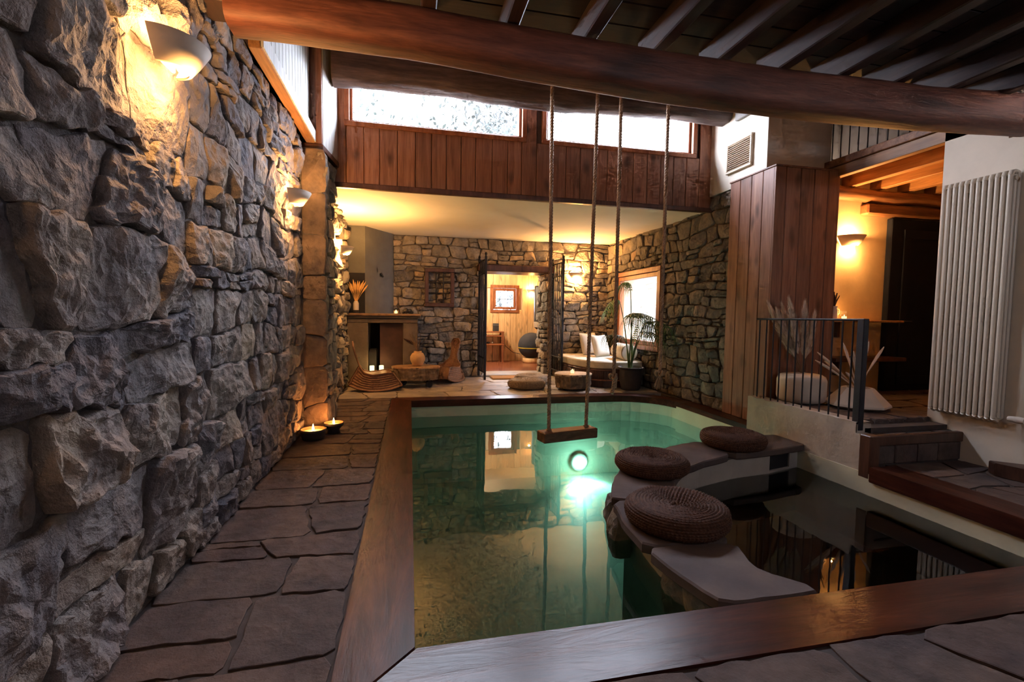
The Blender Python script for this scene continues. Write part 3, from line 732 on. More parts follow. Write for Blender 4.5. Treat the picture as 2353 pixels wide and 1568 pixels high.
# ------------------------------------------------------------------ right side: low wall, platform, steps, box column
LWX = 3.98
b = B()
b.grid(lambda u, v: (LWX-.0+.10*(1-v)**3*0+.012*noise.noise(Vector((u*6, v*3, 3))), 4.84-1.40*u, -.9+1.26*v+.012*noise.noise(Vector((u*11, 8, 3)))*v), 40, 20)
b.grid(lambda u, v: (LWX+.16*v, 4.84-1.40*u, .36+.012*noise.noise(Vector((u*11, 8, 3)))*(1-v)), 40, 2)
b.box(LWX+.015, 3.44, -.9, LWX+.17, 4.84, .34)
b.box(LWX-.0, 3.395, -.9, LWX+.12, 3.45, .262); b.box(LWX-.0, 1.8, -.9, LWX+.12, 3.4, -.11)
wall_low = struct(b.build('wall_low', M['lowwall']), 'low rendered wall under the railing')
b = B(); b.box(LWX+.1, 3.44, -.3, 9.2, 4.86, .30); b.box(5.0, 4.8, -.3, 9.2, 5.2, .30)
plat = struct(b.build('floor_platform', M['grout']), 'raised flagstone platform behind the railing')
for p in rubble(4.16, 3.62, 9.0, 5.1, (.3, .45), (.4, .75), 47, .02, wob=.2, split=0):
    if p and centroid(p)[1] > 4.78 and centroid(p)[0] < 5.0: continue
    stone(plat, M['flag'], p, (Vector((0, 0, .30)), X, Y, Z), rng.uniform(.038, .045), rng, 18, RF, .01, .06, .01, 'flagstone')
xx = 4.1
while xx < 5.0:
    w = rng.uniform(.16, .26); stone(plat, M['flag'], [(xx, .255), (min(xx+w, 5.04), .255), (min(xx+w, 5.04), .345), (xx, .345)], (Vector((0, 3.62, 0)), X, Z, -Y), .05, rng, 14, RG5, .1, .2, .008, 'riser_stone'); xx += w+.012
step = thing('stone_step', 'stone step with dark timber nosing beside the tub', 'step', (LWX, 3.3, 0))
B().box(.0, 0, .17, 1.08, .06, .262, .008).build('nosing', M['darkwood'], step)
B().box(-.012, -.015, -.12, .10, .09, .268, .008).build('corner_post', M['darkwood'], step)
B().box(.08, .03, -.1, 1.08, .36, .225).build('core', M['grout'], step)
for i, (a, c) in enumerate(((.10, .30), (.31, .56), (.57, .80), (.81, 1.07))):
    B().box(a, .012, .0, c, .05, .168, .008).build('riser_stone', M['flag'], step)
for p in rubble(.10, .06, 1.08, .36, (.28, .32), (.3, .5), 51, .016):
    stone(step, M['flag'], p, (Vector((0, 0, .225)), X, Y, Z), .032, rng, 16, RF, .01, .06, .01, 'tread_stone')
land = struct(B().box(4.2, -1.9, -.2, 5.06, 3.33, -.013).build('floor_landing', M['grout']), 'brown flagstones at the foot of the step')
for p in rubble(4.23, 1.2, 5.05, 3.30, (.35, .55), (.3, .55), 52, .024, wob=.2): stone(land, M['flag'], p, frF, .012, rng, 18, RF, .01, .1, .012, 'flagstone', rnd=.06)
bd = thing('timber_kerb', 'dark timber kerb curving along the foot of the radiator wall', 'kerb', (4.80, 2.85, 0))
B().prism([(.0, .05), (.05, .12), (.30, -.1), (.30, -1.6), (.05, -1.6), (.1, -.35)], 0.002, .11, .01).build('kerb_board', M['darkwood'], bd)

# railing
rail = thing('iron_railing', 'black iron railing on the low wall in front of the pampas pots', 'railing', (4.03, 3.47, .36))
B().tube([(0, -.02, .935), (0, 1.33, .925)], .011, 8).build('handrail', M['navy_iron'], rail)
for i in range(12):
    y = .095+i*.108; B().tube([(0, y, -.01), (0, y, .93)], .0085, 6).build('bar', M['navy_iron'], rail)
B().box(-.03, -.035, -.08, .03, .035, .945, .006).build('post', M['navy_iron'], rail)

# boxed column clad with planks, white pier above
col = thing('clad_column', 'tall column clad in knotty reddish boards at the pool edge', 'column', (4.2, 4.80, 0))
B().box(.02, .02, -.01, .87, .76, 3.07).build('core', M['roofing'], col)
ys = [.0, .185, .38, .585, .78]
for i in range(4): B().box(-.02, ys[i]+.002, .0, .022, ys[i+1]-.002, 3.08, .006).build('plank', M['boxplank'], col)
xs = [-.02, .125, .33, .52, .72, .89]
for i in range(5): B().box(xs[i]+.002, -.022, .0, xs[i+1]-.002, .02, 3.08, .006).build('plank', M['boxplank'], col)
B().box(-.03, -.03, 3.08, .90, .79, 3.10, .004).build('cap_board', M['boxplank'], col)
b = B(); b.prism([(4.2, 4.96), (5.12, 4.96), (5.12, 5.4), (4.7, 5.4), (4.7, 6.085), (4.2, 6.085)], 3.02, 5.06)
wall_pier = struct(b.build('wall_pier', M['plaster']), 'white plastered pier above the clad column')
stp = stone
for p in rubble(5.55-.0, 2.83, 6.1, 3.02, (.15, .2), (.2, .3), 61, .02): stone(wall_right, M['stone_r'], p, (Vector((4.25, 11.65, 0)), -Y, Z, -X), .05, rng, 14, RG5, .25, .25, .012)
b = B(); frame_x(b, 4.165, 4.21, 5.20, 5.68, 3.22, 3.62, .03)
vent = tag(b.build('air_vent', M['louver']), 'louvred air vent grille high on the white pier', 'vent')
for i in range(13):
    z = 3.255+i*.0265; s = B(); s.add([(4.165, 5.23, z), (4.165, 5.65, z), (4.20, 5.65, z+.022), (4.20, 5.23, z+.022), (4.168, 5.23, z-.004), (4.168, 5.65, z-.004), (4.203, 5.65, z+.018), (4.203, 5.23, z+.018)], [(0, 1, 2, 3), (7, 6, 5, 4), (0, 4, 5, 1), (3, 2, 6, 7), (0, 3, 7, 4), (1, 5, 6, 2)]); s.build('slat', M['louver'], vent)
tag(B().box(4.14, 5.0, 3.86, 4.2, 5.5, 4.3, .01).build('recess_block', M['plaster_g']), 'grey block in place of a recess high on the white pier under the beam end', 'bracket')  # grey block added in place of a recess in the pier

# radiator wall
b = B(); b.box(5.05, -1.9, -.3, 5.25, 3.62, 2.88); b.box(5.05, 3.12, 2.88, 5.25, 3.62, 3.45); rw = struct(b.build('wall_radiator', M['plaster']), 'cream plastered wall behind the radiator')
rad = thing('column_radiator', 'tall cream tubular radiator on the right wall', 'radiator', (4.92, 3.52, .43))
NS = 12
for i in range(NS):
    y = -i*.0455; s = B()
    for dx in (.02, .065, .11): s.tube([(dx, y, .03), (dx, y, 2.11)], .0165, 8)
    s.tube([(.0-.0+.02, y, .03), (.065, y, .005), (.11, y, .03)], .019, 8); s.tube([(.02, y, 2.10), (.03, y, 2.13), (.065, y, 2.137), (.10, y, 2.13), (.11, y, 2.10)], .0195, 8)
    s.build('section', M['enamel'], rad)
B().tube([(.065, .01, .06), (.065, -.0455*(NS-1)-.01, .06)], .022, 8).build('bottom_pipe', M['enamel'], rad)
B().tube([(.065, .01, 2.08), (.065, -.0455*(NS-1)-.02, 2.08)], .022, 8).build('top_pipe', M['enamel'], rad)
B().tube([(.05, -.59, .045), (.05, -.66, .045), (.05, -.70, .045)], [.022, .03, .026], 12).build('valve_knob', M['ceramic'], rad)
B().tube([(.065, -.58, 2.07), (.065, -.60, 2.07)], .018, 8).build('plug', M['twig'], rad)
B().tube([(.05, -.69, .045), (.12, -.76, .045)], .012, 8).build('supply_pipe', M['ceramic'], rad)

# mezzanine and corridor
mz = thing('mezzanine_floor', 'timber mezzanine floor edge over the corridor', 'mezzanine', (5.05, 3.3, 3.0))
for i in range(10): B().box(.02, .3+i*.165, .13, 3.9, .3+i*.165+.16, .165, .004).build('floor_board', M['mezzboard'], mz)
B().box(-.02, .0, .15, .10, 2.3, .235, .006).build('edge_board', M['log'], mz)
B().box(.0, .0, .02, .09, 1.8, .145, .006).build('edge_joist', M['joist'], mz)
for i in range(6): B().box(.40+i*.45, .0, -.02, .49+i*.45, 1.8, .13, .006).build('joist', M['joist'], mz)
B().box(.0, .0, .17, 3.9, 2.3, .2).build('deck', M['roofing'], mz)
mr = thing('mezzanine_railing', 'thin grey bars of the balcony railing above the corridor', 'railing', (5.09, 3.4, 3.235))
B().tube([(0, 0, 1.0), (0, 1.55, 1.0)], .015, 8).build('handrail', M['iron'], mr)
for i in range(14): B().tube([(0, .02+i*.115, 0), (0, .02+i*.115, 1.0)], .007, 6).build('bar', M['iron'], mr)
bc = thing('dark_chair', 'dark curved legs of a chair on the balcony floor', 'chair', (5.9, 4.2, 3.2))
for s in (-1, 1): B().tube([(0, s*.22, 0), (.05, s*.2, .25), (.2, s*.16, .45)], [.03, .045, .05], 8).build('leg', M['navydoor'], bc)
B().box(-.05, -.28, .42, .45, .28, .5, .03).build('seat', M['navydoor'], bc)
B().box(.38, -.28, .45, .46, .28, .95, .03).build('backrest', M['navydoor'], bc)
b = B(); b.box(6.6, 3.5, 3.2, 6.8, 6.3, 5.1); b.box(5.05, 6.2, 3.2, 6.8, 6.4, 5.1); struct(b.build('wall_mezzanine', M['plaster_g']))
b = B(); slabwall(b, 5.0, -.3, 9.2, 3.25, [], lambda a, c, d, e: b.box(a, 5.1, c, d, 5.35, e)); b.box(9.0, -1.9, -.3, 9.2, 5.3, 4.0); b.box(5.2, 3.5, -.3, 9.2, 3.62, 3.9)
wall_corr = struct(b.build('wall_corridor', M['plaster_c']), 'warm plastered corridor wall with the lit sconce')
def logx(name, label, x0, x1, y, z, r, mat):
    b = B(); n = 14; b.tube([(x0+(x1-x0)*i/n, y, z+.012*math.sin(i*1.3)) for i in range(n+1)], [r*(1+.05*math.sin(i*2.1)) for i in range(n+1)], 14)
    return tag(b.build(name, mat), label, 'log')
logx('corridor_log', 'upper round log running over the corridor wall', 5.10, 8.9, 5.04, 2.90, .085, M['log'])
tag(B().box(5.77, 4.99, 2.66, 8.9, 5.12, 2.80, .02).build('door_header', M['log']), 'rough squared timber header above the dark door', 'timber')
dr = struct(B().box(6.22, 5.03, .34, 7.5, 5.13, 2.64, .01).build('door_1', M['navydoor']), 'dark navy panelled door in the corridor')
b = B(); frame_y(b, 6.42, 7.4, 5.012, 5.03, .42, 2.5, .12); b.build('door_panel_frame', M['navydoor'], dr)
B().tube([(6.46, 5.0, 1.28), (6.46, 4.96, 1.28), (6.55, 4.96, 1.28)], .009, 8).build('door_handle', M['iron'], dr)
sh = thing('wall_counter', 'narrow timber counter shelf on the corridor wall', 'shelf', (5.2, 4.86, 1.26))
B().box(0, 0, 0, 1.10, .235, .028, .005).build('shelf_board', M['joist'], sh)
B().box(.25, .18, -.2, .29, .235, .0, .003).build('bracket', M['darkwood'], sh)
sb = thing('wall_bench', 'dark bench board under the corridor counter', 'bench', (5.2, 4.80, .76))
B().box(0, 0, 0, 1.10, .29, .05, .008).build('seat_board', M['darkwood'], sb)
B().box(.25, .2, -.2, .29, .29, .0, .003).build('bracket', M['darkwood'], sb)
ol = tag(B().box(5.53, 5.085, 1.335, 5.64, 5.10, 1.405, .006).build('wall_outlet', M['outlet']), 'small white wall outlet above the counter', 'outlet')
for i in range(2): B().box(5.545+i*.045, 5.08, 1.355, 5.58+i*.045, 5.088, 1.388, .003).build('socket', M['ceramic'], ol)

# ------------------------------------------------------------------ room behind the door
b = B(); b.box(.2, 10.15, -.2, 4.6, 13.2, 0.0); struct(b.build('floor_pine_room', M['pinefloor']))
struct(B().box(.2, 10.15, 2.55, 4.8, 13.4, 2.7).build('ceiling_pine_room', M['plaster']))
b = B(); slabwall(b, 0, -.2, 4.8, 2.8, [(2.23, 1.42, 2.88, 2.02)], lambda a, c, d, e: b.box(a, 12.74, c, d, 12.95, e)); b.box(0, 10.15, -.2, .2, 12.95, 2.8)
b.box(4.6, 10.15, -.2, 4.8, 12.95, 2.8)
wp = struct(b.build('wall_pine_room', M['plaster']), 'pale knotty pine wall of the room beyond the doorway')
x = .25; prng = random.Random(9)
while x < 4.58:
    w = min(.165, 4.6-x)
    segs = [(0, 2.55)]
    if x+w > 2.18 and x < 2.93: segs = [(0, 1.42), (2.02, 2.55)]
    for z0, z1 in segs: B().box(x+.002, 12.70, z0, x+w-.002, 12.745, z1, .006).build('plank', M['pine'], wp)
    x += w
b = B(); frame_y(b, 2.15, 2.96, 12.67, 12.76, 1.34, 2.10, .085); w4 = struct(b.build('window_4', M['redwood']), 'small timber window in the pine wall')
b = B(); frame_y(b, 2.24, 2.87, 12.70, 12.78, 1.43, 2.01, .07); sa4 = b.build('sash', M['redwood'], w4)
B().box(2.3, 12.74, 1.49, 2.81, 12.745, 1.95).build('pane', M['pane'], sa4)
for i in range(1, 3): B().tube([(2.24+.63*i/3, 12.84, 1.42), (2.24+.63*i/3, 12.84, 2.02)], .008, 6).build('window_bar', M['iron'], w4)
B().tube([(2.24, 12.84, 1.72), (2.88, 12.84, 1.72)], .008, 6).build('window_bar', M['iron'], w4)

# ------------------------------------------------------------------ sconces
def sconce(label, loc, rotz, power, r=.17):
    t = thing('wall_sconce', label, 'lamp', loc, rotz, 'plaster half-cone wall sconces')
    k = r/.17
    prof = [(.085*k, -.115*k), (.098*k, -.112*k), (.135*k, -.06*k), (.17*k, 0), (.162*k, 0), (.125*k, -.058*k), (.085*k, -.106*k)]
    shd = B().lathe(prof, 28, (0, 0, 0), -PI/2, PI/2).build('shade', M['sconce'], t)
    B().box(-.005, -.06*k, -.10*k, .012, .06*k, -.01, .004).build('back_plate', M['sconce'], t)
    bu = B().sphere((.065*k, 0, -.085*k), (.028*k, .028*k, .04*k), 14, 10).build('bulb', M['bulb'], shd)
    lamp('sconce_light', (.07*k, 0, -.02), WARM, power, .035, t)
    lamp('sconce_light', (.07*k, 0, -.155*k), WARM, power*.35, .03, t)
    return t
WARM = (1.0, .48, .14)
sconce('plaster half-cone sconce nearest the viewer on the left stone wall', (-1.06, 2.42, 2.475), 0, 22)
sconce('plaster half-cone sconce added on the left wall behind the viewer', (-1.06, .18, 2.5), 0, 13)  # unseen lamp, added as warm fill for the radiator wall
sconce('plaster half-cone sconce on the left wall just before the stone pier', (-1.06, 4.66, 2.385), 0, 24)
sconce('plaster half-cone sconce on the left wall beside the chimney', (-.99, 7.40, 2.27), 0, 80)
sconce('plaster half-cone sconce on the back wall right of the gate', (3.45, 9.52, 2.20), -PI/2, 80, .16)
sconce('plaster half-cone sconce on the corridor wall by the dark door', (5.6, 5.09, 2.38), -PI/2, 34, .19)
sconce('plaster half-cone sconce on the pine wall behind the door', (3.30, 12.69, 2.0), -PI/2, 30, .14)
# ceiling lamp that lights the pine room
pl_ = thing('ceiling_lamp', 'round white ceiling lamp of the pine room', 'lamp', (1.4, 11.4, 2.55))
B().lathe([(.0, -.06), (.10, -.05), (.14, -.02), (.14, 0)], 24).build('diffuser', M['glowwax'], pl_)
lamp('pine_light', (0, 0, -.15), (1.0, .78, .5), 120, .12, pl_)

# ------------------------------------------------------------------ poufs
def pouf_mesh(R, Hh, nu, nv, rows):
    """seagrass pouf: coiled plaited rows over a flattened drum with a dished top"""
    def prof(v):
        if v < .5:                       # top, centre to rim
            t = v/.5; r = R*.80*t; z = Hh*(.86+.14*math.sin(min(1, t*1.15)*PI*.5)**2.0)
            return r, z
        t = (v-.5)/.5; a = PI*.5*1-PI*t
        r = R*(.80+.20*math.cos(a)**.8) if math.cos(a) > 0 else R*.80
        return r, Hh*.5+Hh*.5*math.sin(a)
    e = 1e-3
    def fn(u, v):
        r, z = prof(v); r2, z2 = prof(min(1, v+e)); r1, z1 = prof(max(0, v-e))
        tr, tz = r2-r1, z2-z1; L = math.hypot(tr, tz) or 1; nr, nz = -tz/L, tr/L
        nr, nz = -nr*-1 if False else (-tz/L), (tr/L)
        rowf = v*rows; row = int(rowf); f = rowf-row
        K = max(10, int(2*PI*max(r, .03)/.022))
        ph = 2*PI*u*K + (PI if row % 2 else 0) + (f-.5)*2.4*(1 if row % 2 else -1)
        d = .010*math.sqrt(max(0, 1-(2*f-1)**2)) + .0055*math.sin(ph)*math.sin(PI*f)
        d += .006*noise.noise(Vector((math.cos(2*PI*u)*3, math.sin(2*PI*u)*3, v*9)))
        sg = 1 if v < .5 else 1
        a = 2*PI*u
        return ((r+nr*d*(1))*math.cos(a), (r+nr*d)*math.sin(a), z+abs(nz)*d*(1 if v < .75 else -1))
    return B().grid(fn, nu, nv, True, True)
PB = pouf_mesh(.30, .112, 300, 150, 24)
def pouf(label, loc, mat, sc=1.0, rot=0.0, tiltx=0.0, grp=None, me=[None]):
    if me[0] is None:
        o = PB.build('wicker_pouf', None); me[0] = o.data; o.data.materials.append(mat)
    else:
        o = bpy.data.objects.new('wicker_pouf', me[0].copy() if mat.name != me[0].materials[0].name else me[0]); COL.objects.link(o)
        if mat.name != o.data.materials[0].name: o.data.materials[0] = mat
    o.location = loc; o.scale = (sc, sc, sc); o.rotation_euler = (tiltx, 0, rot)
    return tag(o, label, 'pouf', grp)
pouf('dark woven pouf nearest the viewer on the stone bench', (1.64, 2.58, .016), M['wicker'], 1.02, .3, 0, 'poufs on the stone bench')
pouf('dark woven pouf at the bend of the stone bench, middle of the three', (1.99, 3.52, .016), M['wicker'], .97, 1.1, 0, 'poufs on the stone bench')
pouf('dark woven pouf at the low wall end of the stone bench', (3.20, 4.08, .016), M['wicker'], 1.0, 2.0, 0, 'poufs on the stone bench')
pouf('tan woven pouf on the terrace nearest the pool edge', (2.02, 7.98, .016), M['wicker_l'], 1.08, .7, 0, 'poufs on the terrace')
pouf('tan woven pouf on the terrace tucked behind the other by the doormat', (2.28, 8.60, .016), M['wicker_l'], 1.08, 2.7, 0, 'poufs on the terrace')

# ------------------------------------------------------------------ swing and hanging ropes
def rope_mesh(b, p0, p1, r=.016, pitch=.085):
    p0, p1 = Vector(p0), Vector(p1); L = (p1-p0).length; t = (p1-p0)/L; u = t.orthogonal().normalized(); w = t.cross(u)
    n = max(8, int(L/pitch*10))
    for s in range(3):
        pts = []
        for i in range(n+1):
            a = 2*PI*(L*i/n/pitch)+s*2*PI/3; pts.append(p0+t*(L*i/n)+(u*math.cos(a)+w*math.sin(a))*r*.55)
        b.tube(pts, r*.62, 6)
    return b
sw = thing('rope_swing', 'wooden swing seat hung over the pool on two thick ropes', 'swing', (1.93, 5.48, -.250))
b = B(); b.box(-.385, -.10, 0, .385, .10, .125, .010); b.xform(Matrix.Rotation(.22, 4, 'Z')); b.build('seat', M['seatwood'], sw)
rpa = rope_mesh(B(), (-.265, -.06, .10), (-.295, .0, 5.22), .021, .11).build('rope', M['rope'], sw)
rpb = rope_mesh(B(), (.265, .06, .10), (.305, .0, 5.22), .021, .11).build('rope', M['rope'], sw)
B().tube([(-.265, -.06, .133), (-.265, -.06, .15)], .034, 10).build('rope_collar', M['rope'], rpa)
B().tube([(.265, .06, .133), (.265, .06, .15)], .034, 10).build('rope_collar', M['rope'], rpb)
def hanging(label, x, y, zt, zb, seed, fray):
    t = thing('hanging_rope', label, 'rope', (x, y, zb), 0, 'loose ropes beside the swing')
    rope_mesh(B(), (0, 0, .22), (.0, 0, zt-zb), .021, .11).build('rope', M['rope'], t)
    kb = B(); n = 60                      # trefoil knot
    kb.tube([(.026*(math.sin(a)+1.6*math.sin(2*a))*.8, .022*(math.cos(a)-1.6*math.cos(2*a))*.8, .20-.03*math.sin(3*a)) for a in [2*PI*i/n for i in range(n)]], .015, 8, closed=True)
    kb.build('knot', M['rope'], t)
    r2 = random.Random(seed)
    if fray:
        fb = B()
        for i in range(40):
            a = r2.uniform(0, 2*PI); d = r2.uniform(.02, .055)
            fb.tube([(0, 0, .18), (d*.8*math.cos(a), d*.8*math.sin(a), .10), (d*math.cos(a)-.015, d*math.sin(a), r2.uniform(-.01, .05))], .0035, 4)
        fb.build('frayed_end', M['rope'], t)
    else:
        rope_mesh(B(), (.02, 0, .2), (-.02, 0, -.02), .022, .09).build('doubled_end', M['rope'], t)
        rope_mesh(B(), (.03, .0, .17), (.02, 0, .05), .018, .09).build('loop_tail', M['rope'], t)
hanging('loose rope with a doubled end, left of the two knotted ropes', 2.53, 5.48, 5.04, .33, 1, False)
hanging('loose rope with a knot and frayed end, rightmost of the ropes', 3.17, 5.48, 5.04, .36, 2, True)

# ------------------------------------------------------------------ candles in bowls
def bowl_candle(label, loc, r, h, foot):
    t = thing('bowl_candle', label, 'candle', loc, 0, 'candle bowls on the walkway')
    prof = [(0, .0), (r*(.62 if foot else .8), .0), (r*(.55 if foot else .92), h*.35), (r*.97, h*.75), (r, h), (r*.92, h), (r*.90, h*.86)]
    bw = B().lathe(prof, 36).build('bowl', M['blackbowl'], t)
    B().lathe([(r*.91, h*.99), (r*.88, h*.72)], 36).build('glazed_inside', M['bowlin'], bw)
    wx = B().lathe([(0.001, h*.74), (r*.9, h*.72)], 36).build('wax', M['wax'], t)
    B().tube([(0, 0, h*.74), (0, 0, h*.86)], .003, 6).build('wick', M['soot_shade'], wx)
    B().lathe([(.001, h*.80), (.010, h*.80+.012), (.011, h*.80+.024), (.006, h*.80+.05), (.0005, h*.80+.072)], 12).build('flame', M['flame'], wx)
    lamp('candle_light', (0, 0, h+.02), (1.0, .34, .07), 3.2, .02, t)
bowl_candle('black clay candle bowl against the left wall, nearer of the two', (-.965, 5.02, 0), .125, .105, False)
bowl_candle('black footed candle bowl just behind the other by the pier', (-.80, 5.24, 0), .105, .115, True)

# ------------------------------------------------------------------ fireplace corner
fp = thing('fireplace', 'plastered corner fireplace with a dark opening and stone mantel', 'fireplace', (-1.1, 8.72, 0))
B().box(.0, 0, 0, .36, .6, 1.11, .01).build('left_jamb', M['firestone'], fp)
B().box(.97, 0, 0, 1.24, .80, 1.11, .01).build('right_jamb', M['firestone'], fp)
B().box(.0, 0, 1.11, 1.24, .80, 1.20, .01).build('breast', M['firestone'], fp)
B().box(.0, -.05, 1.20, 1.26, .83, 1.235, .01).build('mantel_moulding', M['firestone'], fp)
B().box(.0, -.09, 1.235, 1.29, .83, 1.28, .012).build('mantel_shelf', M['mantel'], fp)
B().box(.0, .72, 0, 1.2, .8, 1.11).build('fire_back', M['soot_shade'], fp)
B().box(.36, .02, 0, .98, .72, .015).build('hearth', M['soot_shade'], fp)
B().box(.56, .10, 0.015, .975, .13, 1.10, .006).build('fire_screen', M['rust'], fp)
B().prism([(.37, .06), (.5, .06), (.5, .5), (.37, .5)], .015, .62, .05).build('fire_shadow_block', M['soot_shade'], fp)  # black block put in for the shade inside the fire opening
ch = tag(B().prism([(-1.10, 9.53), (-1.10, 8.80), (-.79, 8.80), (-.32, 9.53)][::1], 1.28, 2.84).build('chimney_hood', M['concrete']), 'angular grey plaster chimney hood over the mantel', 'chimney')
B().box(-1.09, 8.792, 1.285, -.795, 8.802, 2.0).build('recess_shade', M['soot_shade'], ch)  # black sheet stands for the shade of a recess in the hood
tag(B().tube([(-.50, 9.19, 1.97), (-.55, 9.155, 2.03)], .018, 8).build('damper_knob', M['iron']), 'small black iron damper knob on the chimney hood', 'knob')

def dried_grass(t, base, n, L, spread, mat, rng2, head=.5, hr=.018, lean=(0, 0)):
    for i in range(n):
        a = (i+.5)/n*2-1; az = rng2.uniform(-.5, .5)
        tip = Vector((base[0]+lean[0]+a*spread*L, base[1]+lean[1]+az*spread*.5*L, base[2]+L*rng2.uniform(.85, 1.05)*(1-.25*abs(a)*spread)))
        bs = Vector(base)+Vector((a*.012, az*.012, 0)); pts = []
        for k in range(9):
            f = k/8; p = bs.lerp(tip, f); p.z += .04*L*math.sin(f*PI); pts.append(p)
        rs = [.0028 if f/8 < 1-head else hr*math.sin(min(1, max(.05, (f/8-(1-head))/head))*PI*.93+.1) for f in range(9)]
        B().tube(pts, [max(.002, r) for r in rs], 7).build('grass_stem', mat, t)
va = thing('bottle_vase', 'cream bottle vase holding ochre dried grass on the mantel', 'vase', (-.94, 8.71, 1.281))
B().lathe([(.001, 0), (.045, 0), (.048, .012), (.048, .10), (.048, .175), (.034, .205), (.032, .215), (.026, .215), (.026, .19)], 24).build('vase_body', M['ceramic'], va)
B().lathe([(.0485, .002), (.0488, .055)], 24).build('dark_base_band', M['darkpot'], va)
dried_grass(va, (0, 0, .2), 11, .40, .48, M['pampas_o'], random.Random(3), .55, .016, (.03, -.02))
def tealight(label, loc, s=1.0, p=.9, grp=None):
    t = thing('tea_light', label, 'candle', loc, 0, grp)
    B().lathe([(.001, 0), (.03*s, 0), (.034*s, .07*s), (.031*s, .07*s), (.028*s, .005*s), (.001, .005*s)], 20).build('glass', M['jar'], t)
    wx = B().lathe([(.001, .006), (.027*s, .006), (.028*s, .045*s), (.001, .045*s)], 20).build('wax', M['glowwax'], t)
    B().lathe([(.001, .045*s), (.004*s, .051*s), (.0005, .066*s)], 10).build('flame', M['flame'], wx)
    lamp('candle_light', (0, 0, .09*s), (1.0, .42, .10), p, .015, t)
tealight('small lit candle glass on the right of the mantel', (-.25, 8.70, 1.281), 1.0, .6)
ck = thing('carved_ornament', 'dark lumpy ornament beside the mantel candle', 'ornament', (-.06, 8.74, 1.282))
for i, (x, z, r) in enumerate(((-.06, .03, .035), (-.01, .05, .05), (.05, .045, .045), (.09, .02, .03))): B().sphere((x, 0, z), (r, r*.8, r), 10, 8).build('lump', M['blackbowl'], ck)
for i, (x, y, h) in enumerate(((-.66, 8.57, .24), (-.50, 8.60, .27))):
    t = thing('pillar_candle', ('left', 'right')[i]+' glowing pale yellow pillar candle before the fireplace', 'candle', (x, y, 0), 0, 'pillar candles at the hearth')
    B().lathe([(.001, 0), (.055, 0), (.055, .22), (.05, .22)], 20).build('candle_stand', M['iron'], t)
    B().lathe([(.001, .22), (.038, .22), (.04, .22+.13), (.03, .22+.135), (.001, .22+.12)], 20).build('candle_body', M['glowwax'], t)
    B().tube([(0, 0, .34), (0, 0, .355)], .003, 6).build('wick', M['soot_shade'], t)
    lamp('candle_light', (0, 0, .40), (1.0, .6, .2), .8, .03, t)

def wicker_chair(label, loc, rotz):
    """low rocking chair: fiddle-shaped woven back running into a scooped seat with woven side skirts"""
    t = thing('wicker_rocking_chair', label, 'chair', loc, rotz, 'wicker rocking chairs by the fire')
    prof = [(-.335, .80), (-.33, .74), (-.30, .62), (-.262, .50), (-.225, .40), (-.16, .305), (-.05, .27), (.08, .28), (.22, .30), (.30, .295)]
    wid = [.05, .085, .075, .055, .085, .20, .25, .26, .25, .24]
    def S(f):
        k = f*(len(prof)-1); i = min(int(k), len(prof)-2); q = k-i
        return tuple(prof[i][j]+(prof[i+1][j]-prof[i][j])*q for j in (0, 1)) + (wid[i]+(wid[i+1]-wid[i])*q,)
    def seat(u, v, dz=0):
        x, z, w = S(v); d = .004*math.sin(v*150)*math.sin(u*40+PI*(int(v*48) % 2))
        return (x, (u*2-1)*w, z+d+dz-.02*math.cos((u-.5)*PI))
    B().grid(lambda u, v: seat(u, v), 40, 140).build('seat_weave', M['wicker_r'], t)
    for s in (-1, 1):
        def side(u, v):
            x, z, w = S(.44+.56*u); xb = -.40+.84*u; zb = .012+.14*(abs(u-.5)*2)**2.2*.6
            d = .008*math.sin(u*110)*math.sin(v*48+PI*(int(u*35) % 2))
            return (x*(v)+xb*(1-v), s*(w*v+(w+.05*(1-v))*(1-v)+d), zb+(z-zb)*v)
        sk = B().grid(side, 120, 40).build('side_skirt', M['wicker_r'], t)
        pts = [Vector(side(0, v/10)) for v in range(11)] + [Vector(side(u/14, 1)) for u in range(15)] + [Vector(side(1, 1-v/8)) for v in range(9)] + [Vector(side(1-u/14, 0)) for u in range(15)]
        B().tube(pts, .013, 8, closed=True).build('rim', M['wicker_r'], t)
    def endp(u, v):
        a = (u*2-1); return (.44-.14*v, a*(.29-.05*v), .095+(.295-.095)*v)
    B().grid(endp, 30, 12).build('front_weave', M['wicker_r'], t)
    pts = [Vector((S(f/16)[0], S(f/16)[2], S(f/16)[1])) for f in range(10)]
    pts = [Vector((S(f/18*.5)[0], S(f/18*.5)[2]+.006, S(f/18*.5)[1])) for f in range(19)]
    loop = [p for p in pts[::-1]] + [Vector((p.x, -p.y, p.z)) for p in pts]
    B().tube(loop, .014, 8).build('back_rim', M['wicker_r'], t)
    b = B(); n = 30
    b.tube([(-.322+.0*math.cos(2*PI*i/n), .045*math.cos(2*PI*i/n), .725+.05*math.sin(2*PI*i/n)) for i in range(n)], .010, 6, closed=True); b.build('back_ring', M['wicker_r'], t)
    return t
wicker_chair('low wicker rocking chair left of the slab table, side-on', (-.60, 8.15, 0), .12)
wicker_chair('low wicker rocking chair behind the slab table, half hidden', (.70, 9.02, 0), PI+.95)

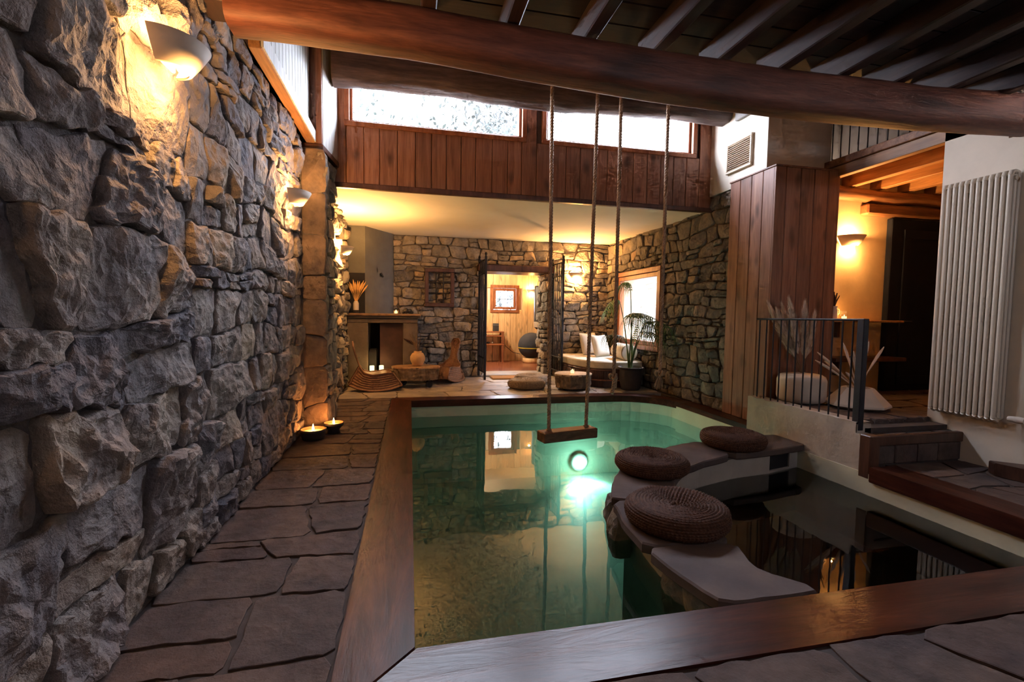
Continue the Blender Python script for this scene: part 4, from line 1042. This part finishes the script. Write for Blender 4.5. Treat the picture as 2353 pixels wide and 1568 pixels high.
def slab_table(name, label, loc, rx, ry, h, z0, seed, topmat, barkmat):
    t = thing(name, label, 'table', loc)
    def rad(a): return 1+.10*noise.noise(Vector((math.cos(a)*1.3, math.sin(a)*1.3, seed)))+.04*noise.noise(Vector((math.cos(a)*4, math.sin(a)*4, seed)))
    b = B(); b.grid(lambda u, v: ((rx*rad(2*PI*u)*(1-.08*(1-v))+.02*noise.noise(Vector((math.cos(2*PI*u)*6, math.sin(2*PI*u)*6, v*4+seed))))*math.cos(2*PI*u), (ry*rad(2*PI*u)*(1-.08*(1-v))+.02*noise.noise(Vector((math.cos(2*PI*u)*6, math.sin(2*PI*u)*6, v*4+seed))))*math.sin(2*PI*u), z0+(h-z0)*v), 80, 12, False, True)
    b.build('bark_edge', barkmat, t)
    poly = [(rx*rad(2*PI*i/60)*1.01*math.cos(2*PI*i/60), ry*rad(2*PI*i/60)*1.01*math.sin(2*PI*i/60)) for i in range(60)]
    B().prism(poly, h-.03, h+.004, .006).build('cut_top', topmat, t)
    B().prism([(p[0]*.93, p[1]*.93) for p in poly], z0, z0+.01).build('underside', barkmat, t)
    return t
tb1 = slab_table('slab_table', 'round tree slab coffee table on black castors', (.09, 8.38, 0), .41, .27, .36, .13, 4, M['tabletop'], M['stump'])
for (x, y) in ((-.26, -.12), (.24, -.15), (-.2, .14), (.25, .14)):
    fk = B().box(x-.012, y-.03, .05, .012+x, y+.03, .15, .003).build('castor_fork', M['iron'], tb1)
    c = B(); c.tube([(x, y-.02, .055), (x, y+.02, .055)], .055, 16); c.build('castor_wheel', M['iron'], fk)
v2 = thing('terracotta_vase', 'round terracotta vase with dried stems on the slab table', 'vase', (.13, 8.36, .366))
B().lathe([(.001, 0), (.07, 0), (.095, .03), (.130, .11), (.130, .165), (.095, .225), (.065, .24), (.072, .262), (.06, .262), (.055, .235)], 32).build('vase_body', M['terracotta'], v2)
r3 = random.Random(12)
for i in range(16):
    a = r3.uniform(-.9, .9); B().tube([(0, 0, .2), (a*.05, r3.uniform(-.02, .02), .34), (a*.16, r3.uniform(-.05, .05), r3.uniform(.42, .62))], [.004, .006, .003], 5).build('dried_stem', M['twig'], v2)
b = B(); b.grid(lambda u, v: (-.05-.20*v+.02*u, .06+.01*math.sin(u*6), .36+.12*v+(u-.5)*.05*math.sin(PI*v)), 4, 10, True); b.build('dried_leaf', M['darkbranch'], v2)

tb2 = slab_table('stump_table', 'thick cut tree stump table with pale top by the daybed', (2.80, 7.76, 0), .33, .30, .275, .035, 9, M['stumptop'], M['stump'])
B().prism([(-.2, -.18), (.2, -.18), (.2, .18), (-.2, .18)], 0, .05, .01).build('plinth', M['soot_shade'], tb2)
tealight('lit candle in a glass on the stump table', (2.78, 7.72, .279), 1.15, .35)

# iron grille hung on the wall, gates, mat
b = B(); frame_y(b, .285, .865, 9.42, 9.50, 1.43, 2.19, .075)
gr = tag(b.build('window_grille', M['darkwood']), 'dark timber frame with an iron grille hung on the back wall', 'grille')
for i in range(1, 3): B().tube([(.36+.43*i/3, 9.46, 1.47), (.36+.43*i/3, 9.46, 2.15)], .009, 6).build('upright_bar', M['iron'], gr)
for i in range(1, 3): B().tube([(.33, 9.46, 1.5+.61*i/3), (.82, 9.46, 1.5+.61*i/3)], .009, 6).build('cross_bar', M['iron'], gr)
def gate(label, x, dx):
    t = thing('iron_gate', label, 'gate', (x, 9.46, .06), 0, 'gate leaves of the doorway')
    for k, y in enumerate((0, -.62)):
        stl = B().box(-.022+dx*k, y-.022, -.03, .022+dx*k, y+.022, 2.33, .004).build('stile', M['iron'], t)
        B().lathe([(.001, 2.32), (.022, 2.33), (.012, 2.35), (.026, 2.375), (.018, 2.40), (.001, 2.42)], 12, (dx*k, y, 0)).build('finial', M['iron'], stl)
    for z in (.10, .38, 2.02, 2.28):
        B().tube([(0, 0, z), (dx, -.62, z)], .014, 6).build('cross_rail', M['iron'], t)
    for i in range(1, 6): B().tube([(dx*i/6, -.62*i/6, .1), (dx*i/6, -.62*i/6, 2.28)], .010, 6).build('bar', M['iron'], t)
    B().box(dx*.9-.02, -.60, 1.0, dx*.9+.02, -.52, 1.12, .004).build('lock', M['iron'], t)
gate('black iron gate leaf left of the doorway swung open', 1.375, .03)
gate('black iron gate leaf right of the doorway swung open', 2.93, .02)
tag(B().box(1.60, 9.05, .002, 2.42, 9.45, .028, .008).build('doormat', M['mat']), 'orange brown coir doormat in front of the doorway', 'mat')

# ------------------------------------------------------------------ daybed
db = thing('daybed', 'built-in corner daybed with dark timber base and cream mattress', 'daybed', (0, 0, 0))
OUT = [(3.06, 9.50), (3.02, 9.05), (3.02, 8.6), (3.08, 8.25), (3.22, 7.96), (3.42, 7.80), (3.66, 7.74), (4.10, 7.74), (4.16, 7.8), (4.16, 9.5)]
def inset(poly, d):
    cx, cy = 3.75, 8.8; return [(x+(cx-x)*d, y+(cy-y)*d) for x, y in poly]
B().prism(inset(OUT, .03), 0.002, .34, .004).build('base', M['darkwood'], db)
pp = inset(OUT, .018)[:8]
B().tube([(x, y, .13) for x, y in pp], .014, 8).build('lower_moulding', M['redwood'], db)
B().tube([(x, y, .31) for x, y in pp], .016, 8).build('upper_moulding', M['darkwood'], db)
for i, (x, y, a) in enumerate(zip(*[iter([v for k in range(30) for v in (*lerp_line(inset(OUT, .026)[4:8], 30)[k], 0)])]*3)):
    B().tube([(x, y, .15), (x, y, .295)], .008, 6).build('reed', M['darkwood'], db)
for i, (ya, yb) in enumerate(((8.98, 9.4), (8.48, 8.92))):
    d = B().box(3.015, ya, .16, 3.06, yb, .29, .006).build('drawer', M['darkwood'], db)
    B().tube([(3.02, (ya+yb)/2-.05, .225), (3.0, (ya+yb)/2, .22), (3.02, (ya+yb)/2+.05, .225)], .008, 6).build('handle', M['iron'], d)
q = resample(chaikin(OUT, .2), 60)
if sum(q[k][0]*q[(k+1) % 60][1]-q[(k+1) % 60][0]*q[k][1] for k in range(60)) < 0: q = q[::-1]
mt = B().prism(q, .34, .475, .02).build('mattress', M['cream'], db)
B().prism([(3.75+(x-3.75)*1.004, 8.8+(y-8.8)*1.004) for x, y in q], .345, .465, .012).build('mattress_side', M['cream_d'], mt)
def pillow(label, loc, sx, sz, th, rotz, lean):
    t = thing('cushion', label, 'cushion', loc, rotz, 'cushions on the daybed')
    def fn(sgn):
        def f(u, v):
            a, c = u*2-1, v*2-1; pin = 1-.10*(1-abs(a*c))*((abs(a)**4+abs(c)**4))
            th_ = th*((1-a**4)*(1-c**4))**.55; return (a*sx*(1-.07*(1-c*c)*0-.06*(1-abs(c))*abs(a)**3), sgn*th_, c*sz*(1-.06*(1-abs(a))*abs(c)**3)+sz)
        return f
    b = B(); b.grid(fn(1), 24, 24); b.grid(fn(-1), 24, 24); b.xform(Matrix.Rotation(lean, 4, 'X')); cvr = b.build('cover', M['cream'], t)
    f = fn(1); b = B(); b.tube([f(1, i/20) for i in range(21)], .007, 6); b.xform(Matrix.Rotation(lean, 4, 'X')); b.build('piping', M['piping'], cvr)
pillow('square cream cushion with dark piping, furthest left on the daybed', (3.72, 9.20, .475), .235, .235, .085, .45, -.28)
pillow('square cream cushion with dark piping next to the bolster', (3.78, 8.72, .475), .225, .225, .085, .55, -.30)
bo = thing('bolster', 'round cream bolster pillow under the garden window', 'cushion', (3.95, 8.15, .475), -.12)
bcv = B().tube([(0, -.32, .15), (0, -.30, .15), (0, .34, .15), (0, .36, .15)], [.135, .15, .15, .13], 28).build('cover', M['cream'], bo)
B().tube([(.148*math.cos(a), -.305, .15+.148*math.sin(a)) for a in [2*PI*i/32 for i in range(32)]], .007, 6, closed=True).build('piping', M['cream_d'], bcv)

# ------------------------------------------------------------------ palm
pa = thing('potted_palm', 'potted palm with arching fronds in front of the garden window', 'plant', (3.81, 7.56, 0))
B().lathe([(.001, 0), (.15, 0), (.17, .05), (.20, .20), (.195, .34), (.205, .37), (.225, .385), (.225, .40), (.20, .40), (.19, .35)], 36).build('pot', M['darkpot'], pa)
B().lathe([(.001, .35), (.19, .35)], 24).build('soil', M['soil'], pa)
def frond(top, tip, nl, ll, mat, seed):
    """stem from the pot to its crown point, then an arching rib to the tip with drooping leaflets"""
    r4 = random.Random(seed); top, tip = Vector(top), Vector(tip); b0 = Vector((r4.uniform(-.04, .04), r4.uniform(-.04, .04), .36)); P = []
    c = Vector((b0.x+(top.x-b0.x)*.35, b0.y+(top.y-b0.y)*.35, b0.z+(top.z-b0.z)*.65))
    for i in range(13):
        f = i/12; P.append(b0*(1-f)**2+c*2*f*(1-f)+top*f*f)
    m = top+(top-c)*.35+(tip-top)*.2; m.z = max(m.z, top.z+.06)
    for i in range(1, 13):
        f = i/12; P.append(top*(1-f)**2+m*2*f*(1-f)+tip*f*f)
    B().tube(P, [.012*(1-.8*i/24) for i in range(25)], 6).build('frond_stem', M['stem'], pa)
    b = B()
    for k in range(nl):
        f = .47+.53*(k+.5)/nl; i = f*24; i0 = min(int(i), 23); p = P[i0].lerp(P[i0+1], i-i0); t = (P[i0+1]-P[i0]).normalized()
        side = t.cross(Z); side = side.normalized() if side.length > .05 else X
        for s in (-1, 1):
            L = ll*(.55+.45*math.sin(PI*min(1, .15+.85*(k+.5)/nl)))*r4.uniform(.9, 1.1); o = (side*s*.8+t*.45+Z*.25).normalized(); vs = []
            for j in range(7):
                g = j/6; q = p+o*(L*.62*g*(1-.3*g))-Z*(L*.85*g**2.1); w = t*.0115*(1-g**2)*(1 if j else .6)
                vs += [q-w, q+Z*.003, q+w]
            b.add(vs, [(3*j+a, 3*j+a+1, 3*j+a+4, 3*j+a+3) for j in range(6) for a in (0, 1)])
    b.build('frond_leaves', mat, pa)
for top, tip, nl, ll, mt_, sd in (((-.20, .10, 1.55), (-.50, .05, 1.34), 15, .50, 'leaf_lit', 1), ((-.04, .02, 1.76), (-.24, -.05, 1.84), 12, .42, 'leaf_lit', 6), ((-.08, -.10, 1.30), (.12, -.52, 1.26), 19, .78, 'leaf', 2), ((-.05, -.12, 1.28), (-.30, -.50, 1.16), 17, .72, 'leaf', 8), ((.10, -.28, 1.18), (.20, -.85, 1.12), 18, .66, 'leaf', 3), ((-.16, -.02, .92), (-.55, -.10, .95), 12, .42, 'leaf', 4), ((.10, -.20, 1.02), (.18, -.70, .90), 15, .55, 'leaf', 5), ((.06, .05, .85), (.14, .08, 1.15), 9, .30, 'leaf_lit', 7)):
    frond(top, tip, nl, ll, M[mt_], sd)

# ------------------------------------------------------------------ platform pots
def plume(t, base, tip, n, L, w, mat, seed):
    r5 = random.Random(seed); base, tip = Vector(base), Vector(tip); d = (tip-base); Lt = d.length; d /= Lt
    u = d.orthogonal().normalized(); v = d.cross(u)
    B().tube([base, base.lerp(tip, .5), tip], .004, 5).build('plume_stem', M['twig'], t)
    b = B()
    for i in range(n):
        f = .30+.70*r5.random(); p = base.lerp(tip, f); a = r5.uniform(0, 2*PI); o = u*math.cos(a)+v*math.sin(a)
        env = math.sin(min(1, (f-.30)/.70*.8+.18)*PI)**.7; l = L*(.6+.5*r5.random())
        e = p+d*l*.85+o*w*env*r5.uniform(.3, 1.0); m = p.lerp(e, .5)+o*w*env*.25
        q = d.cross(o)*.0028
        b.add([p-q, p+q, m+q, m-q, e], [(0, 1, 2, 3), (3, 2, 4)])
    b.build('plume', mat, t)
p1 = thing('pampas_pot', 'rounded white cylinder pot with tall pampas plumes behind the railing', 'pot', (4.40, 4.50, .345))
B().lathe([(.001, 0), (.20, 0), (.235, .02), (.25, .06), (.25, .25), (.235, .295), (.20, .315), (.06, .325), (.05, .335), (.045, .31)], 40).build('pot_body', M['ceramic'], p1)
for i, (x, y, z) in enumerate(((-.26, .22, 1.06), (-.22, -.02, 1.10), (-.10, -.10, 1.06), (-.25, .10, .98), (-.02, -.14, .94), (-.16, .14, 1.04))): plume(p1, (0, 0, .3), (x, y, z), 700, .16, .065, M['pampas'], i)
p2 = thing('faceted_pot', 'white tapered faceted pot with dried grass stems by the railing post', 'pot', (4.76, 4.12, .345))
pr2 = [(.001, 0), (.24, 0), (.305, .025), (.30, .045), (.145, .215), (.13, .215), (.12, .19)]
b = B(); b.lathe(pr2, 8, smooth=False); b.build('pot_body', M['ceramic'], p2)
r6 = random.Random(5)
for i, (x, y, z) in enumerate(((-.62, -.05, .52), (-.55, .0, .60), (-.40, .05, .50), (-.20, -.1, .62), (-.12, .1, .70), (.02, -.08, .72), (.16, .05, .74), (.26, -.05, .66), (.10, .12, .55), (-.3, -.12, .40))):
    pts = [Vector((0, 0, .18)).lerp(Vector((x, y, z)), k/8)+Vector((0, 0, .02*math.sin(k/8*PI))) for k in range(9)]
    B().tube(pts, [.004, .004, .005, .006, .010, .014, .015, .013, .004], 7).build('grass_stem', M['pampas'], p2)
cv = thing('white_jug', 'small white jug of dark dried flowers on the corridor counter', 'vase', (5.30, 4.97, 1.288))
B().lathe([(.001, 0), (.04, 0), (.045, .03), (.045, .12), (.035, .15), (.042, .175), (.036, .175), (.03, .15)], 20).build('jug_body', M['ceramic'], cv)
B().tube([(.045, 0, .06), (.08, 0, .08), (.08, 0, .13), (.04, 0, .15)], .007, 6).build('jug_handle', M['ceramic'], cv)
r7 = random.Random(6)
for i in range(12):
    a = r7.uniform(0, 2*PI); s_ = r7.uniform(.2, 1); B().tube([(0, 0, .14), (.03*math.cos(a)*s_, .03*math.sin(a)*s_, .24), (.10*math.cos(a)*s_, .06*math.sin(a)*s_, r7.uniform(.26, .36))], [.003, .009, .005], 6).build('dried_flower', M['darkbranch'], cv)
tealight('lit candle glass on the corridor counter', (5.42, 4.93, 1.288), 1.0, 1.2)

# ------------------------------------------------------------------ things in the pine room
ta = thing('side_table', 'slim two-tier timber table against the pine wall', 'table', (2.12, 12.4, 0))
for z in (.50, .835): B().box(-.45, -.2, z-.03, .34, .2, z, .005).build('shelf_board', M['redwood'], ta)
for (x, y) in ((.30, -.17), (.30, .17), (-.42, -.17), (-.42, .17)): B().box(x-.025, y-.025, 0, x+.025, y+.025, .83, .004).build('leg', M['redwood'], ta)
B().box(-.45, -.19, .70, .30, .19, .73, .004).build('middle_rail', M['redwood'], ta)
sp = thing('speaker', 'small dark speaker box on the two-tier table', 'speaker', (2.26, 12.4, .836))
B().box(-.075, -.07, 0, .075, .07, .21, .01).build('speaker_body', M['speaker'], sp)
B().box(-.075, -.071, .165, .075, .071, .175, .002).build('silver_band', M['silver'], sp)
tag(B().sphere((1.93, 12.32, .545), (.045, .045, .04), 14, 10).build('red_ornament', M['red']), 'small round red object on the table shelf', 'ornament')
tag(B().sphere((2.04, 12.32, .53), (.04, .04, .028), 14, 10).build('dark_ornament', M['speaker']), 'small dark object on the table shelf', 'ornament')
tag(B().sphere((2.16, 12.32, .53), (.03, .03, .028), 14, 10).build('silver_ornament', M['silver']), 'small silver object on the table shelf', 'ornament')
tag(B().box(1.72, 12.3, .732, 2.0, 12.42, .765, .01).build('dark_box', M['speaker']), 'flat dark box under the table top', 'box')
bs = thing('ball_seat', 'navy fabric ball seat with a yellow band in the pine room', 'seat', (3.22, 12.25, 0))
B().lathe([(.001, 0), (.22, 0), (.23, .02), (.23, .12), (.15, .13)], 30).build('wooden_base', M['pine'], bs)
B().sphere((0, 0, .46), (.36, .36, .35), 32, 20).build('ball_cover', M['ballfab'], bs)
B().tube([(.353*math.cos(a), .353*math.sin(a), .40) for a in [2*PI*i/48 for i in range(48)]], .011, 6, closed=True).build('yellow_band', M['yellow'], bs)
pb = thing('punching_bag', 'long dark leather punching bag hanging beyond the door jamb', 'punching bag', (3.22, 11.4, .92))
B().lathe([(.001, 0), (.10, .01), (.155, .06), (.165, .15), (.165, 1.05), (.15, 1.10), (.001, 1.12)], 28).build('bag_body', M['leather'], pb)
B().lathe([(.156, .06), (.169, .15), (.169, .20)], 28).build('bag_end_band', M['silver'], pb)
for a in range(3): B().tube([(.13*math.cos(a*2.1), .13*math.sin(a*2.1), 1.1), (0, 0, 1.5)], .006, 5).build('chain', M['iron'], pb)
B().tube([(0, 0, 1.5), (0, 0, 1.63)], .008, 5).build('hook', M['iron'], pb)
tag(B().tube([(2.42, 12.62, .62), (2.6, 12.64, .40), (2.8, 12.62, .24), (3.0, 12.6, .20)], .008, 6).build('power_cable', M['leather']), 'dark cable drooping along the pine wall', 'cable')

# ------------------------------------------------------------------ pool lamp
plm = thing('pool_lamp', 'glowing turquoise underwater lamp on the far pool wall', 'lamp', (2.66, 6.96, -1.06))
b = B().lathe([(.001, -.03), (.145, -.03), (.145, .0), (.12, .012), (.10, .012)], 28); b.xform(Matrix.Rotation(PI/2, 4, 'X')); b.build('housing', M['ceramic'], plm)
B().sphere((0, -.012, 0), (.115, .035, .085), 20, 10).build('lens', M['poollens'], plm)
lamp('pool_light', (0, -.26, .0), (.42, 1.0, .92), 8, .08, plm)
sl = bpy.data.lights.new('pool_beam', 'SPOT'); sl.color = (.45, 1.0, .90); sl.energy = 60; sl.spot_size = 1.75; sl.spot_blend = .6; sl.shadow_soft_size = .1
so = bpy.data.objects.new('pool_beam', sl); COL.objects.link(so); so.parent = plm; so.location = (0, -.12, 0); so.rotation_euler = (-PI/2+.42, 0, 0)

# ------------------------------------------------------------------ outside
struct(B().box(4.75, 5.4, -.5, 30, 40, -.3).build('ground_garden', M['ground']))
struct(B().box(-30, 13.0, -.5, 30, 60, -.3).build('ground_yard', M['ground']))
gw = struct(B().box(6.6, 7.0, -.4, 6.9, 20, 3.6).build('wall_garden', M['extplaster']), 'pale wall outside the garden window')
for p in rubble(9.2, -.3, 12.6, 3.5, (.3, .45), (.4, .7), 71, .02): stone(gw, M['sunstone'], p, (Vector((6.6, 22.2, 0)), -Y, Z, -X), .05, rng, 14, RG5, .2, .2, .01)
def tree(label, loc, h, r, nb, nleaf, seed):
    r8 = random.Random(seed); t = thing('garden_tree', label, 'tree', loc)
    B().tube([(0, 0, 0), (.1, 0, h*.3), (-.05, 0, h*.6), (0, 0, h*.9)], [.18, .14, .10, .03], 10).build('trunk', M['bark'], t)
    tips = []
    for i in range(nb):
        a = r8.uniform(0, 2*PI); z0 = h*r8.uniform(.4, .85); L = r*r8.uniform(.6, 1.1)
        e = Vector((L*math.cos(a), L*math.sin(a), z0+L*r8.uniform(.2, .8))); m = Vector((e.x*.5, e.y*.5, z0+(e.z-z0)*.65))
        B().tube([(0, 0, z0), m, e], [.06, .04, .015], 6).build('branch', M['bark'], t); tips += [m, e, (m+e)/2]
    b = B()
    for i in range(nleaf):
        c = r8.choice(tips)+Vector((r8.gauss(0, .35), r8.gauss(0, .35), r8.gauss(0, .3)))*(r/2)
        u = Vector((r8.uniform(-1, 1), r8.uniform(-1, 1), r8.uniform(-1, 1))).normalized(); v = u.orthogonal().normalized(); s_ = r8.uniform(.07, .13)
        b.add([c-u*s_, c+v*s_*.5, c+u*s_, c-v*s_*.5], [(0, 1, 2, 3)])
    f = b.build('foliage', M['foliage'], t); f['kind'] = 'stuff'
tree('leafy tree seen through the left high window', (1.6, 14.5, -.3), 9.0, 2.8, 20, 9000, 1)
tree('leafy tree seen through the small pine room window', (4.3, 21.5, -.3), 4.5, 1.8, 10, 2500, 2)
